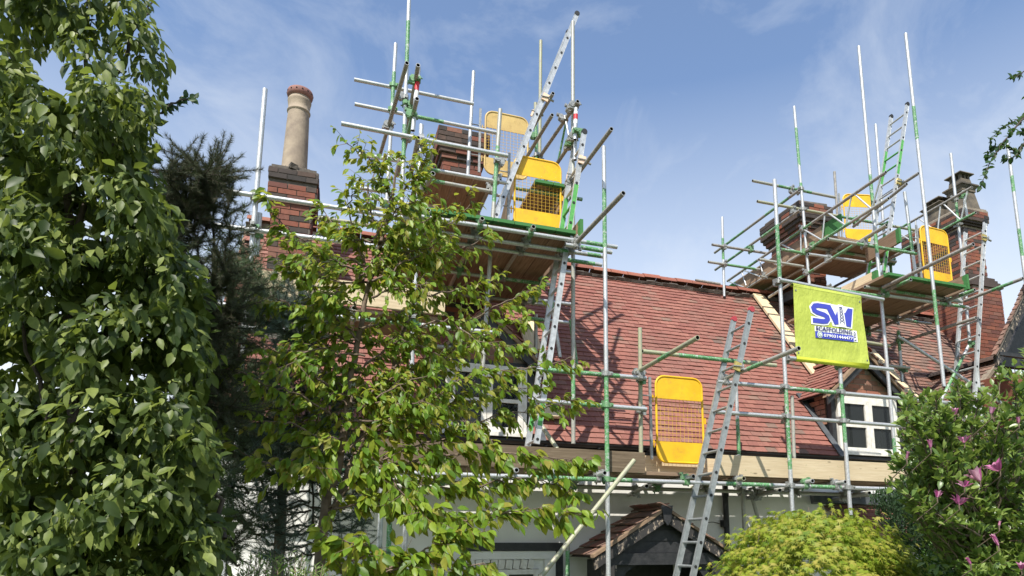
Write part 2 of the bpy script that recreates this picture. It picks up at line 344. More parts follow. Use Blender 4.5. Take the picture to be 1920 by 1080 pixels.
def couplers(parent, seed=1, lim=.13):
    rn = random.Random(seed); T = TUBES.get(parent.name, []); done = []
    for i in range(len(T)):
        for j in range(len(T)):
            if i == j: continue
            a, b = T[i]; c, d = T[j]
            if abs((b-a).normalized().z) < .9 and not (abs((b-a).normalized().x) > .9 and abs((d-c).normalized().y) > .9): continue
            if abs((d-c).normalized().z) > .9: continue
            u = b-a; v = d-c; w0 = a-c; A_, B_, C_, D_, E_ = u.dot(u), u.dot(v), v.dot(v), u.dot(w0), v.dot(w0)
            den = A_*C_-B_*B_
            if den < 1e-6: continue
            s_ = (B_*E_-C_*D_)/den; t_ = (A_*E_-B_*D_)/den
            if not (-.01 <= s_ <= 1.01 and -.01 <= t_ <= 1.01): continue
            p, q = a+u*s_, c+v*t_
            if (p-q).length > lim or any((p-x).length < .05 for x in done): continue
            done.append(p)
            za = u.normalized(); za = -za if za.z < 0 else za; ya = (q-p); ya -= za*ya.dot(za)
            if ya.length < .01: ya = v.cross(u)
            ya.normalize(); xa = ya.cross(za)
            Rm = Matrix((xa, ya, za)).transposed().to_4x4()
            put('coupler', CPL[1 if rn.random() < .35 else 0], parent, Matrix.Translation(p) @ Rm @ Matrix.Rotation(rn.choice((0, math.pi)), 4, 'Y') @ Matrix.Scale(1.12, 4))
def board(parent, a, b, up, wd=.225, th=.038, m='wood_deck', name='scaffold_board', t=None, g0=0., g1=0., label=None, center=False, jit=.002):
    """board from a to b; up = thickness normal; a,b on its centre line"""
    a = Vector(a); b = Vector(b); d = b-a; Lh = d.length; d.normalize(); up = Vector(up).normalized(); sd = up.cross(d).normalized(); up = d.cross(sd)
    ts = sorted({0., 1.} | ({g0/Lh} if g0 else set()) | ({1-g1/Lh} if g1 else set()) | ({min(1, g0/Lh+.03)} if g0 else set()) | ({max(0, 1-g1/Lh-.03)} if g1 else set()))
    V = []; Bc = []; G = []; r = random.random()*50
    for x in ts:
        for i, j in ((-1, -1), (1, -1), (1, 1), (-1, 1)):
            V.append(a+d*(x*Lh)+sd*(i*wd/2+random.uniform(-jit, jit))+up*(j*th/2)); Bc.append((x*Lh+r, i*wd/2+r, j*th/2))
            G.append(1. if (g0 and x <= g0/Lh+1e-6) or (g1 and x >= 1-g1/Lh-1e-6) else 0.)
    k = len(ts); F = [(i*4+j, i*4+(j+1) % 4, i*4+4+(j+1) % 4, i*4+4+j) for i in range(k-1) for j in range(4)]+[(3, 2, 1, 0), tuple(range(4*k-4, 4*k))]
    mb = MB(); mb.add(V, F, 0, t if t is not None else random.random(), False, bc=Bc, gend=G)
    return mb.obj(name, [m], parent, label)
# ------------------------------------------------------------------ ground
mb = MB(); n = 24
g = MB(); g.quad((-400, -300, 0), (400, -300, 0), (400, 700, 0), (-400, 700, 0)); gr = g.obj('ground', 'grass', kind='structure')
g = MB(); g.box((4, 6.6, .03), (16, 2.0, .06)); pv = g.obj('pavement', simple('paving', (.30, .28, .25), (.20, .19, .17), .9, sc=3, bs=.4), kind='structure')
# ------------------------------------------------------------------ cottage
cot = thing('cottage', 'white rendered cottage with steep red tiled roof and brick chimneys behind the scaffolding', 'house', (5, 7.6, 0))
YE, ZE, RUN, RISE = 7.35, 3.38, 2.65, 3.36
SL = math.hypot(RUN, RISE); sd = Vector((0, RUN/SL, RISE/SL)); nd = Vector((0, -RISE/SL, RUN/SL))
XL, XR, XB = -1.38, 11.9, 7.0     # roof from XL to XR, browner tiles beyond XB
YW = 7.495
DORM = [(1.08, 2.22, 1.60), (6.62, 7.86, 7.24)]   # x0, x1, apex x
def roofz(y): return ZE+(y-YE)*RISE/RUN
# wall
mb = MB(); mb.box((5.2, 10.025, 1.65), (13.0, 5.05, 3.3)); 
mb.prism([(XL+.1, 7.63, 3.3), (XL+.1, 12.55, 3.3), (XL+.1, 10.0, 6.6)], (.2, 0, 0)); mb.prism([(XR-.35, 7.63, 3.3), (XR-.35, 12.55, 3.3), (XR-.35, 10.0, 6.6)], (.2, 0, 0))
mb.obj('wall', 'render', cot)
# roof decking (openings at the dormers)
mb = MB(); xs = [XL, DORM[0][0]+.03, DORM[0][1]-.03, DORM[1][0]+.03, DORM[1][1]-.03, XR]
def rp(x, s, n=0.): return Vector((x, YE, ZE))+sd*s+nd*n
sD = (4.45-ZE)/RISE*SL
for i in range(5):
    s0 = sD if i in (1, 3) else .02
    mb.quad(rp(xs[i], s0, -.03), rp(xs[i+1], s0, -.03), rp(xs[i+1], SL, -.03), rp(xs[i], SL, -.03))
mb.quad((XL, 12.65, ZE), (XR, 12.65, ZE), (XR, 10.0, ZE+RISE-.03), (XL, 10.0, ZE+RISE-.03))
mb.quad((XL, YE+.02, ZE-.02), (XR, YE+.02, ZE-.02), (XR, YW+.05, ZE-.02), (XL, YW+.05, ZE-.02))
roof = mb.obj('roof', 'mortar_dark', cot)
def tile_mesh(k, name='tile', wd=.165, ln=.15, matn='tile'):
    rn = random.Random(k); mb = MB(); j = .003
    mb.box((0, ln/2-.004, 0), (wd-.004, ln, .013), None, jit=.0018); return mb.mesh(name, matn)
TM = {('tile'): [tile_mesh(k, 'red_tile', matn='tile') for k in range(6)], ('tile_brown'): [tile_mesh(k, 'brown_tile', matn='tile_brown') for k in range(6)]}
def tmat(o, u, s, n, rn, sag=0.):
    """matrix of one tile: local x along course, y up the slope, z out"""
    T = Matrix((u, s, n)).transposed().to_4x4()
    return Matrix.Translation(o) @ T @ Matrix.Translation((0, 0, .016+rn.uniform(-.002, .003))) @ Matrix.Rotation(-.135+rn.uniform(-.02, .02), 4, 'X') @ Matrix.Rotation(rn.gauss(0, .006), 4, 'Z') @ Matrix.Rotation(rn.gauss(0, .008), 4, 'Y')
BOX = [Vector((i*.0805, (.071 if j < 0 else .071)+j*.075, k*.0065)) for i in (-1, 1) for j in (-1, 1) for k in (-1, 1)]
BF = [(0, 1, 3, 2), (4, 6, 7, 5), (0, 4, 5, 1), (2, 3, 7, 6), (0, 2, 6, 4), (1, 5, 7, 3)]
def tiles(parent, org, u, s, n, nc, u0, u1, skip=None, pick=None, seed=3, gauge=.1, mfun=None, wd=.165, part='roof_tile'):
    rn = random.Random(seed); joined = {'tile': MB(), 'tile_brown': MB()}; cnt = 0
    for c in range(nc):
        ss = c*gauge; a, b_ = (u0(ss) if callable(u0) else u0), (u1(ss) if callable(u1) else u1)
        x = a+(wd*.5 if c % 2 else 0)-wd*.5+wd*.5
        dr = rn.uniform(-.01, .01)
        while x < b_:
            xc = x+dr
            o = org+u*xc+s*(ss+rn.gauss(0, .0025)+.004*math.sin(xc*1.3+c*.4)-.012*math.sin(xc*.55+.4)*min(1, ss))
            if rn.random() < .006: o = o-s*rn.uniform(.01, .025)
            if not (skip and skip(xc, ss)):
                mk = mfun(xc, ss, rn) if mfun else 'tile'; T = tmat(o, u, s, n, rn)
                if pick and pick(xc, ss) and cnt < 300:
                    put(part, rn.choice(TM[mk]), parent, T); cnt += 1
                else: joined[mk].add([T @ p for p in BOX], BF, 0, rn.random())
            x += wd
    for mk, j in joined.items():
        if j.v: j.obj('tile_field', mk, parent, kind='stuff')
U = Vector((1, 0, 0))
def mainskip(x, s):
    z = ZE+s*RISE/SL
    for x0, x1, xa in DORM:
        if x0-.02 < x < x1+.02 and z < 4.38: return True
        h = 4.9-(abs(x-xa))*.95
        if abs(x-xa) < .62 and z < h-.12: return True
    if -.95 < x < -.38 and 1.45 < s < 2.2: return True
    return False
tiles(roof, Vector((0, YE, ZE)), U, sd, nd, 42, XL+.08, XR, mainskip, lambda x, s: 2.35 < x < 6.6 and s < 1.14,
      mfun=lambda x, s, r: 'tile_brown' if r.random() < min(.93, max(.02, (x-6.7)*1.1)) else 'tile')
# ridge tiles
rt = MB()
for k in range(7): 
    pass
def halfpipe(mb, a, b, r, th=.014, n=9, m=0, t=0.):
    a = Vector(a); b = Vector(b); d = (b-a).normalized(); sdv = d.cross(Vector((0, 0, 1))).normalized(); up = sdv.cross(d)
    V = []
    for p in (a, b):
        for rr in (r, r-th):
            V += [p+sdv*(math.cos(math.pi*(.08+.84*i/n))*rr)+up*(math.sin(math.pi*(.08+.84*i/n))*rr-.3*r) for i in range(n+1)]
    N_ = n+1; F = []
    for i in range(n):
        F += [(i, i+1, 2*N_+i+1, 2*N_+i), (N_+i, 3*N_+i, 3*N_+i+1, N_+i+1), (i, N_+i, N_+i+1, i+1), (2*N_+i, 2*N_+i+1, 3*N_+i+1, 3*N_+i)]
    mb.add(V, F, m, t)
rmesh = []
for k in range(3):
    q = MB(); halfpipe(q, (0, 0, 0), (.305, 0, 0), .135+.002*k); rmesh.append(q.mesh('ridge_tile', 'ridge'))
mbr = MB(); x = XL; rn = random.Random(4)
while x < XR-.2:
    z = ZE+RISE+.045+.02*math.sin(x*.55+2)+rn.uniform(-.006, .006)
    put('ridge_tile', rn.choice(rmesh), roof, Matrix.Translation((x, 10.0, z)) @ Matrix.Rotation(rn.gauss(0, .012), 4, 'Y') @ Matrix.Rotation(rn.gauss(0, .01), 4, 'Z'))
    x += .315
for k in range(90):   # rough mortar under the ridge
    xx = XL+ (XR-XL)*k/90; mbr.box((xx+.07, 10-.115, ZE+RISE-.055+.02*math.sin(xx*.55+2)+rn.uniform(-.012, .01)), (.15, .05+rn.uniform(-.01, .01), .06+rn.uniform(-.02, .01)), Matrix.Rotation(.5, 3, 'X'), jit=.008)
mbr.obj('ridge_mortar', 'mortar_dark', roof)
# verge at the left gable
mb = MB(); mb.prism([rp(XL-.02, -.02, -.10), rp(XL-.02, SL, -.10), rp(XL-.02, SL, -.02), rp(XL-.02, -.02, -.02)], (.04, 0, 0)); mb.obj('bargeboard', 'fascia', roof)
# gutter and fascia
mb = MB()
for x0, x1 in ((XL, 6.55), (7.9, XR)):
    mb.box(((x0+x1)/2, 7.43, ZE-.10), (x1-x0, .03, .16))
mb.obj('fascia_board', 'black_timber', cot)
mb = MB()
k = 10; V = []; 
for x in (XL, 6.6):
    for r in (.045, .039): V += [(x, 7.345+math.cos(math.pi+math.pi*i/k)*r, ZE-.01+math.sin(math.pi+math.pi*i/k)*r) for i in range(k+1)]
N_ = k+1
mb.add(V, [q for i in range(k) for q in ((i, i+1, 2*N_+i+1, 2*N_+i), (N_+i, 3*N_+i, 3*N_+i+1, N_+i+1))]); 
for j in range(12):
    xx = XL+.4+j*.66; mb.box((xx, 7.345, ZE-.06), (.03, .10, .012)); mb.box((xx, 7.40, ZE-.05), (.03, .03, .1))
mb.obj('gutter', 'gutter', cot)
mb = MB(); mb.cyl((4.78, 7.45, 0), (4.78, 7.45, 3.2), .035, n=10); mb.cyl((4.78, 7.45, 3.2), (4.78, 7.36, 3.32), .035, n=10)
for z in (.9, 1.9, 2.8): mb.cyl((4.78, 7.45, z), (4.78, 7.45, z+.05), .046, n=10)
mb.obj('downpipe', 'black_timber', cot)
# ---- bricks laid round a box shaft
def brickmesh(matn, half=False):
    out = []
    for k in range(4):
        q = MB(); q.box((0, 0, 0), (.103 if half else .213, .03, .064), None, jit=.0025); out.append(q.mesh('brick', matn))
    return out
BM = {}
def brick(parent, matn, T, half, rn):
    key = (matn, half)
    if key not in BM: BM[key] = brickmesh(matn, half)
    put('brick', rn.choice(BM[key]), parent, T)
def brickface(parent, org, u, n, width, z0, z1, matf, rn, budget, joined, inside=None, proud=.006):
    """courses of bricks on a face; org bottom-left corner, u along, n outward"""
    up = Vector((0, 0, 1)); R = Matrix((u, -n, up)).transposed().to_4x4(); c = 0; z = z0+.0375
    while z < z1-.02:
        x = (-.1125 if c % 2 else 0.)
        while x < width-.02:
            a, b_ = max(0, x), min(width, x+.225)
            if b_-a > .05:
                xc = (a+b_)/2; half = (b_-a) < .16
                if inside is None or inside(xc, z):
                    T = Matrix.Translation(org+u*xc+up*(z-org.z)+n*(proud-.015+rn.uniform(-.003, .003))) @ R
                    sx = (b_-a-.011)/(.103 if half else .213); T = T @ Matrix.Diagonal((sx, 1, 1, 1)) @ Matrix.Rotation(rn.gauss(0, .006), 4, 'Y')
                    mk = matf(xc, z, rn)
                    if budget[0] > 0: brick(parent, mk, T, half, rn); budget[0] -= 1
                    else:
                        h = .0515 if half else .1065
                        joined.setdefault(mk, MB()).add([T @ Vector((i*h, j*.015, k_*.032)) for i in (-1, 1) for j in (-1, 1) for k_ in (-1, 1)], BF, 0, rn.random())
            x += .225
        z += .075; c += 1
def shaft(parent, x0, x1, y0, y1, z0, z1, matf, rn, budget, joined, core, faces='flr'):
    core.box(((x0+x1)/2, (y0+y1)/2, (z0+z1)/2), (x1-x0-.008, y1-y0-.008, z1-z0-.004))
    if 'f' in faces: brickface(parent, Vector((x0, y0, z0)), Vector((1, 0, 0)), Vector((0, -1, 0)), x1-x0, z0, z1, matf, rn, budget, joined)
    if 'l' in faces: brickface(parent, Vector((x0, y1, z0)), Vector((0, -1, 0)), Vector((-1, 0, 0)), y1-y0, z0, z1, matf, rn, budget, joined)
    if 'r' in faces: brickface(parent, Vector((x1, y0, z0)), Vector((0, 1, 0)), Vector((1, 0, 0)), y1-y0, z0, z1, matf, rn, budget, joined)
def flush_(joined, parent):
    for mk, j in joined.items():
        if j.v: j.obj('brick_field', mk, parent, kind='stuff')
def soot(p): return lambda x, z, r: 'brick_dark' if r.random() < p else 'brick'
# ---- left chimney with one tall round pot
rn = random.Random(11)
core = MB(); J = {}; bud = [300]
ch = put('chimney', bpy.data.meshes.new('tmp'), cot)
shaft(ch, -.935, -.46, 8.6, 9.15, 4.9, 6.72, lambda x, z, r: 'brick_dark' if r.random() < (.15 if z < 6.1 else .4) else 'brick', rn, bud, J, core, 'fr')
shaft(ch, -.985, -.41, 8.55, 9.2, 6.50, 6.77, lambda x, z, r: 'brick_dark' if r.random() < .45 else 'brick', rn, bud, J, core)
shaft(ch, -.995, -.40, 8.53, 9.22, 6.77, 6.93, lambda x, z, r: 'brick_dark', rn, bud, J, core)
flush_(J, ch)
fl = MB()
for k in range(60): 
    a_ = rn.uniform(0, 6.28); rr = rn.uniform(.12, .29); fl.box((-.70+math.cos(a_)*rr, 8.87+math.sin(a_)*rr*1.1, 6.98-.12*(rr-.12)+rn.uniform(0, .02)), (.09, .08, .05), Matrix.Rotation(rn.uniform(0, 3), 3, 'Z'), jit=.012)
fl.prism([(-.97, 8.56, 6.93), (-.43, 8.56, 6.93), (-.43, 9.19, 6.93), (-.97, 9.19, 6.93)], (0, 0, .04)); fl.obj('mortar_cap', 'mortar_dark', ch)
ch.data = core.mesh('chimney', 'mortar_dark')
mb = MB(); H0 = 6.97; sc = 1.0
prof = [(.165, 0), (.158, .25), (.142, .8), (.136, .95), (.136, .965), (.150, .975), (.150, .99), (.136, 1.0), (.139, 1.06), (.148, 1.12), (.152, 1.135), (.152, 1.15), (.138, 1.16), (.138, 1.185)]
mb.lathe((-.725, 8.87, H0), prof, 28)
pot = mb.obj('chimney_pot', 'buff', ch)
mb = MB(); mb.lathe((-.725, 8.87, H0+1.185), [(.138, 0), (.160, .02), (.168, .05), (.168, .085), (.160, .105), (.145, .11), (.115, .105), (.115, -.3)], 28, m=0)
for k in range(14):
    a_ = k*2*math.pi/14; c_ = Vector((-.725+math.cos(a_)*.1665, 8.87+math.sin(a_)*.1665, H0+1.185+.062)); o_ = Vector((math.cos(a_), math.sin(a_), 0)); mb.cyl(c_, c_+o_*.004, .011, n=8, m=1)
# middle-tall chimney pot rim (part of the same chimney)
mb.obj('pot_rim', ['terracotta', 'hole'], ch)
# ---- central chimney inside the tower scaffold
core = MB(); J = {}; bud = [300]; ch = put('chimney', bpy.data.meshes.new('tmp'), cot)
sm = lambda x, z, r: 'brick_dark' if r.random() < (.85 if z > 7.75 else .35) else 'brick'
shaft(ch, 1.22, 1.78, 8.75, 9.75, 5.1, 7.62, sm, rn, bud, J, core, 'fl')
shaft(ch, 1.19, 1.81, 8.72, 9.78, 7.60, 7.68, sm, rn, bud, J, core, 'fl'); shaft(ch, 1.16, 1.84, 8.69, 9.81, 7.68, 7.755, sm, rn, bud, J, core, 'fl')
shaft(ch, 1.13, 1.87, 8.66, 9.84, 7.755, 8.06, sm, rn, bud, J, core)
flush_(J, ch); ch.data = core.mesh('chimney', 'mortar_dark')
# ---- chimney behind the banner, broad corbelled head
core = MB(); J = {}; bud = [300]; ch = put('chimney', bpy.data.meshes.new('tmp'), cot)
sm = lambda x, z, r: 'brick_dark' if r.random() < (.9 if z > 7.98 else .25) else 'brick'
x0, x1, y0, y1 = 7.86, 8.34, 9.35, 10.25
shaft(ch, x0, x1, y0, y1, 5.9, 7.82, sm, rn, bud, J, core, 'fl')
for k in range(3): shaft(ch, x0-.035*(k+1), x1+.035*(k+1), y0-.035*(k+1), y1+.035*(k+1), 7.82+.075*k, 7.82+.075*(k+1), sm, rn, bud, J, core, 'fl')
shaft(ch, x0-.14, x1+.14, y0-.14, y1+.14, 8.045, 8.345, sm, rn, bud, J, core, 'flr')
flush_(J, ch); ch.data = core.mesh('chimney', 'mortar_dark')
mb = MB(); mb.box((8.1, 9.8, 8.39), (.66, 1.05, .09), jit=.03); mb.box((8.1, 9.7, 8.45), (.4, .7, .06), jit=.03); mb.obj('mortar_cap', 'mortar_dark', ch)
mb = MB(); mb.box((8.1, 9.75, 6.73), (.72, 1.05, .10), None, jit=.03); mb.box((8.1, 9.75, 6.62), (.8, 1.15, .08), None, jit=.03); mb.obj('lead_flashing', 'lead', ch)
# ---- right chimney: two stone pots on a tall moulded brick stack
core = MB(); J = {}; bud = [300]; ch = put('chimney', bpy.data.meshes.new('tmp'), cot)
cx0, cy0 = 11.46, 9.0
sm = lambda x, z, r: 'brick_dark' if r.random() < (.6 if z > 8.45 else .25 if z > 7.1 else .03) else 'brick'
shaft(ch, cx0+.10, cx0+.60, cy0+.08, cy0+1.4, 7.35, 8.45, sm, rn, bud, J, core, 'fl')
shaft(ch, cx0, cx0+.70, cy0-.02, cy0+1.5, 8.52, 8.78, sm, rn, bud, J, core, 'fl')
shaft(ch, cx0+.0, cx0+.74, cy0-.05, cy0+1.5, 4.0, 7.12, sm, rn, bud, J, core, 'fl')
core.box((cx0+.35, cy0+.75, 8.79), (.66, 1.5, .05), jit=.01)
flush_(J, ch); ch.data = core.mesh('chimney', 'mortar')
for k, (z, e) in enumerate(((8.44, .04), (8.48, .075))): mb = MB(); mb.box((cx0+.35, cy0+.74, z+.02), (.50+2*e, 1.32+2*e, .04)); mb.obj('moulded_course', 'brick_dark', ch)
mb = MB()
for k in range(4):
    e = .12-.03*k; mb.box((cx0+.36, cy0+.74, 7.12+.03+.058*k), (.60+2*e, 1.40+2*e, .06))
mb.obj('moulded_course', 'brick_dark', ch)
for (cx, cy, zb, hh, w0, w1) in ((cx0+.47, cy0+.34, 8.80, .88, .25, .165), (cx0+.36, cy0+.80, 8.80, .60, .21, .18)):
    mb = MB()
    def frus(z0_, z1_, a, b_): mb.add([(cx+i*a, cy+j*a, z0_) for i, j in ((-1, -1), (1, -1), (1, 1), (-1, 1))]+[(cx+i*b_, cy+j*b_, z1_) for i, j in ((-1, -1), (1, -1), (1, 1), (-1, 1))], [(0, 1, 5, 4), (1, 2, 6, 5), (2, 3, 7, 6), (3, 0, 4, 7), (4, 5, 6, 7), (3, 2, 1, 0)])
    if hh > .6:
        frus(zb, zb+.06, w0, w0-.02); frus(zb+.06, zb+.48, w0-.03, w1); frus(zb+.48, zb+.55, w1+.02, w1+.02); frus(zb+.55, zb+.60, w1+.03, w1+.055); frus(zb+.60, zb+.63, w1+.07, w1+.07); frus(zb+.63, zb+.78, w1-.01, w1-.03)
        top = zb+.78; r_ = w1-.03
    else:
        frus(zb, zb+.35, w0, w0-.03); frus(zb+.35, zb+.40, w0, w0+.04); frus(zb+.40, zb+.43, w0+.05, w0+.02); top = zb+.43; r_ = w1-.03
    for i, j in ((-1, -1), (1, -1), (1, 1), (-1, 1), (0, -1), (0, 1), (1, 0), (-1, 0)):
        mb.box((cx+i*(r_-.03), cy+j*(r_-.03), top+.05), (.05, .05, .10))
    frus(top+.10, top+.125, r_+.06, r_+.05); frus(top+.125, top+.17, r_+.05, r_*.5)
    mb.obj('chimney_pot', 'stone', ch)
# ---- dormers
def dormer(x0, x1, xa, panes_note=None):
    zs, ze, za, yf = 3.43, 4.33, 4.83, 7.52
    mb = MB()   # timber cheeks and frame posts
    for x in (x0+.03, x1-.03): mb.box((x, yf+.03, (zs+ze)/2), (.07, .07, ze-zs))
    mb.box(((x0+x1)/2, yf+.03, ze-.02), (x1-x0-.16, .07, .05)); mb.box(((x0+x1)/2, yf+.0, zs-.07), (x1-x0, .10, .10))
    yb = lambda z: YE+(z-ZE)*RUN/RISE
    for x, sg in ((x0+.02, -1), (x1-.02, 1)):
        mb.prism([(x, yf+.07, zs+.02), (x, yf+.07, ze), (x, yb(ze)+.05, ze)], (.03*-sg, 0, 0), m=0)
    d = mb.obj('dormer', 'black_timber', cot)
    # lead apron down each cheek
    for x, sg in ((x0, -1), (x1, 1)):
        lm = MB()
        lm.prism([(x-.004*-sg, yf+.03, zs-.05), (x-.004*-sg, yf+.03, zs+.2), (x-.004*-sg, yb(ze)-.04, ze), (x-.004*-sg, yb(ze)+.12, ze), ], (.012*sg, 0, 0))
        a0 = rp(x, (zs-.12-ZE)/RISE*SL+.05, .04); a1 = rp(x, (ze-ZE)/RISE*SL+.1, .04); lm.prism([a0, a1, a1+Vector((sg*.10, 0, 0)), a0+Vector((sg*.10, 0, 0))], nd*.006)
        lm.obj('lead_flashing', 'lead', d)
    J = {}; bud = [60]; rnn = random.Random(int(x0*10))
    xc_ = (x0+x1)/2
    for x, nrm, in ((x0, Vector((-1, 0, 0))),):
        brickface(d, Vector((x+.004, yb(ze)+.1, zs)), Vector((0, -1, 0)), nrm, yb(ze)+.1-yf-.12, zs, ze, lambda a, b_, r: 'brick_pale', rnn, bud, J, inside=lambda a, z: (yb(ze)+.1-a) < yb(z)-.03 and (yb(ze)+.1-a) < yf+.42)
    # gable bricks
    gm = MB(); gm.prism([(x0+.02, yf+.03, ze), (x1-.02, yf+.03, ze), (xa, yf+.03, za-.02)], (0, .05, 0)); gm.obj('gable_backing', 'mortar', d)
    hw = (x1-x0)/2
    brickface(d, Vector((x0, yf+.03, ze+.01)), Vector((1, 0, 0)), Vector((0, -1, 0)), x1-x0, ze+.01, za-.02, lambda a, b_, r: 'brick_pale', rnn, [90], J, inside=lambda a, z: abs(x0+a-xa) < (za-z)/(za-ze)*hw*1.0-.06)
    flush_(J, d)
    # bargeboards
    for sg in (-1, 1):
        xe = x0-.13 if sg < 0 else x1+.13; zl = ze-.09
        P = [(xe, yf-.10, zl), (xa, yf-.10, za+.06), (xa, yf-.10, za-.07), (xe+.0, yf-.10, zl-.12)]
        q = MB(); q.prism(P, (0, .03, 0)); q.obj('bargeboard', 'black_timber', d)
        P = [(xe-.02*-sg*-1, yf-.13, zl+.05), (xa, yf-.13, za+.13), (xa, yf-.13, za+.055), (xe, yf-.13, zl-.01)]
        q = MB(); q.prism(P, (0, .14, 0)); q.obj('verge_board', 'fascia', d)
        # dormer roof slope
        e0 = Vector((xe, yf-.12, zl+.05)); top = Vector((xa, yf-.12, za+.13)); s_ = (top-e0); sl = s_.length; s_.normalize(); u_ = Vector((0, 1, 0)); n_ = u_.cross(s_) if sg > 0 else s_.cross(u_); n_ = -n_ if n_.z < 0 else n_
        q = MB(); yz = lambda z: yb(z)+.12
        q.add([e0-n_*.02, Vector((xe, yz(e0.z), e0.z))-n_*.02, Vector((xa, yz(top.z), top.z))-n_*.02, top-n_*.02], [(0, 1, 2, 3)]); q.obj('roof_deck', 'mortar_dark', d)
        nn = int(sl/.1)
        uu = Vector((0, 1, 0)) if sg < 0 else Vector((0, 1, 0)); 
        ux = s_.cross(n_)
        if ux.y > 0: tiles(d, e0, ux, s_, n_, nn, .05, lambda ss: yz(e0.z+ss*s_.z)-e0.y-.05, pick=lambda a, b_: True, seed=int(x0*7)+sg, mfun=(lambda a, b_, r: 'tile') if x0 < 9 else (lambda a, b_, r: 'tile_brown'))
        else:
            o2 = Vector((xe, yz(top.z)+.1, e0.z)); tiles(d, o2, ux, s_, n_, nn, lambda ss: (yz(top.z)+.1)-yz(e0.z+ss*s_.z), yz(top.z)+.1-e0.y-.05, pick=lambda a, b_: True, seed=int(x0*7)+sg, mfun=(lambda a, b_, r: 'tile'))
    ym = yf-.13
    while ym < yb(za+.1)-.05:
        put('ridge_tile', random.choice(rmesh), d, Matrix.Translation((xa, ym, za+.13)) @ Matrix.Rotation(rad(90), 4, 'Z') @ Matrix.Scale(.62, 4)); ym += .19
    # window: frame, two casements of two panes
    wx0, wx1, wz0, wz1 = x0+.085, x1-.085, zs, ze-.05
    q = MB(); fw = .045
    q.box(((wx0+wx1)/2, yf, wz1-fw/2), (wx1-wx0, .07, fw)); q.box(((wx0+wx1)/2, yf-.02, wz0+fw/2), (wx1-wx0+.06, .12, fw))
    for x in (wx0+fw/2, wx1-fw/2): q.box((x, yf, (wz0+wz1)/2), (fw, .068, wz1-wz0-2*fw))
    wf = q.obj('window', 'white_paint', d)
    xm = (wx0+wx1)/2; zm = (wz0+wz1)/2
    for sx in (0, 1):
        a, b_ = (wx0+fw+.003, xm-.003) if sx == 0 else (xm+.003, wx1-fw-.003); sw = .062
        q = MB(); z0_, z1_ = wz0+fw+.003, wz1-fw-.003
        for x in (a+sw/2, b_-sw/2): q.box((x, yf-.022, (z0_+z1_)/2), (sw, .045, z1_-z0_))
        for z in (z0_+sw/2, z1_-sw/2, zm): q.box(((a+b_)/2, yf-.022, z), (b_-a-2*sw, .043, sw if z != zm else .045))
        cs = q.obj('casement', 'white_paint', d)
        for zz0, zz1 in ((z0_+sw, zm-.0225), (zm+.0225, z1_-sw)):
            g_ = MB(); g_.box(((a+b_)/2, yf-.02, (zz0+zz1)/2), (b_-a-2*sw+.004, .004, zz1-zz0+.004)); g_.obj('pane', 'glass', d)
    q = MB(); q.box((xm, yf+.42, zm+.05), (x1-x0-.12, .01, .95)); q.box((xm, yf+.25, zs-.1), (x1-x0-.1, .4, .02)); q.obj('room_shade_panel', 'hole', d)  # black panel and strip stand in for the unlit room behind the panes
    q = MB()
    for k in range(9): q.box((wx0+.07+k*.022, yf+.14+(k % 2)*.02, zm), (.024, .02, .78))
    q.obj('curtain', 'curtain', d)
    return d
for x0, x1, xa in DORM: dormer(x0, x1, xa)
# ---- right-hand cross gable with white bargeboards
gx, gy, gz = 9.86, 7.45, 5.02; hw = 1.0; zl = gz-.98
mb = MB(); mb.box((gx, gy+.9, (zl)/2), (1.7, 1.5, zl)); mb.prism([(gx-.85, gy+.15, zl), (gx+.85, gy+.15, zl), (gx, gy+.15, gz-.1)], (0, .1, 0)); gb = mb.obj('gable_bay', 'mortar', cot)
J = {}; rnn = random.Random(5)
brickface(gb, Vector((gx-.85, gy+.15, 3.2)), Vector((1, 0, 0)), Vector((0, -1, 0)), 1.7, 3.2, gz-.1, lambda a, b_, r: 'brick', rnn, [150], J, inside=lambda a, z: (abs(a-.85) < (gz-.1-z)/(gz-.1-zl)*.85-.03) and not (.4 < a < 1.3 and z < 4.15))
flush_(J, gb)
for sg in (-1, 1):
    xe = gx+sg*hw; q = MB(); q.prism([(xe, gy-.02, zl-.02), (gx, gy-.02, gz-.03), (gx, gy-.02, gz-.17), (xe, gy-.02, zl-.16)], (0, .04, 0)); q.obj('bargeboard', 'white_paint', gb)
    q = MB(); q.prism([(xe+sg*.03, gy-.06, zl+.03), (gx, gy-.06, gz+.05), (gx, gy-.06, gz-.027), (xe+sg*.03, gy-.06, zl-.03)], (0, .12, 0)); q.obj('verge_board', 'mortar', gb)
    e0 = Vector((xe, gy-.05, zl+.02)); top = Vector((gx, gy-.05, gz+.03)); s_ = top-e0; sl = s_.length; s_.normalize()
    yb = lambda z: YE+(z-ZE)*RUN/RISE; yz = lambda z: yb(z)+.12
    n_ = Vector((0, 1, 0)).cross(s_); n_ = -n_ if n_.z < 0 else n_; ux = s_.cross(n_)
    q = MB(); q.add([e0-n_*.02, Vector((xe, yz(e0.z), e0.z))-n_*.02, Vector((gx, yz(top.z), top.z))-n_*.02, top-n_*.02], [(0, 1, 2, 3)]); q.obj('roof_deck', 'mortar_dark', gb)
    if ux.y > 0: tiles(gb, e0, ux, s_, n_, int(sl/.1), .05, lambda ss: yz(e0.z+ss*s_.z)-e0.y-.05, pick=lambda a, b_: True, seed=40+sg, mfun=lambda a, b_, r: 'tile_brown')
    else:
        o2 = Vector((xe, yz(top.z)+.1, e0.z)); tiles(gb, o2, ux, s_, n_, int(sl/.1), lambda ss: (yz(top.z)+.1)-yz(e0.z+ss*s_.z), yz(top.z)+.1-e0.y-.05, seed=41, mfun=lambda a, b_, r: 'tile_brown')
ym = gy-.05
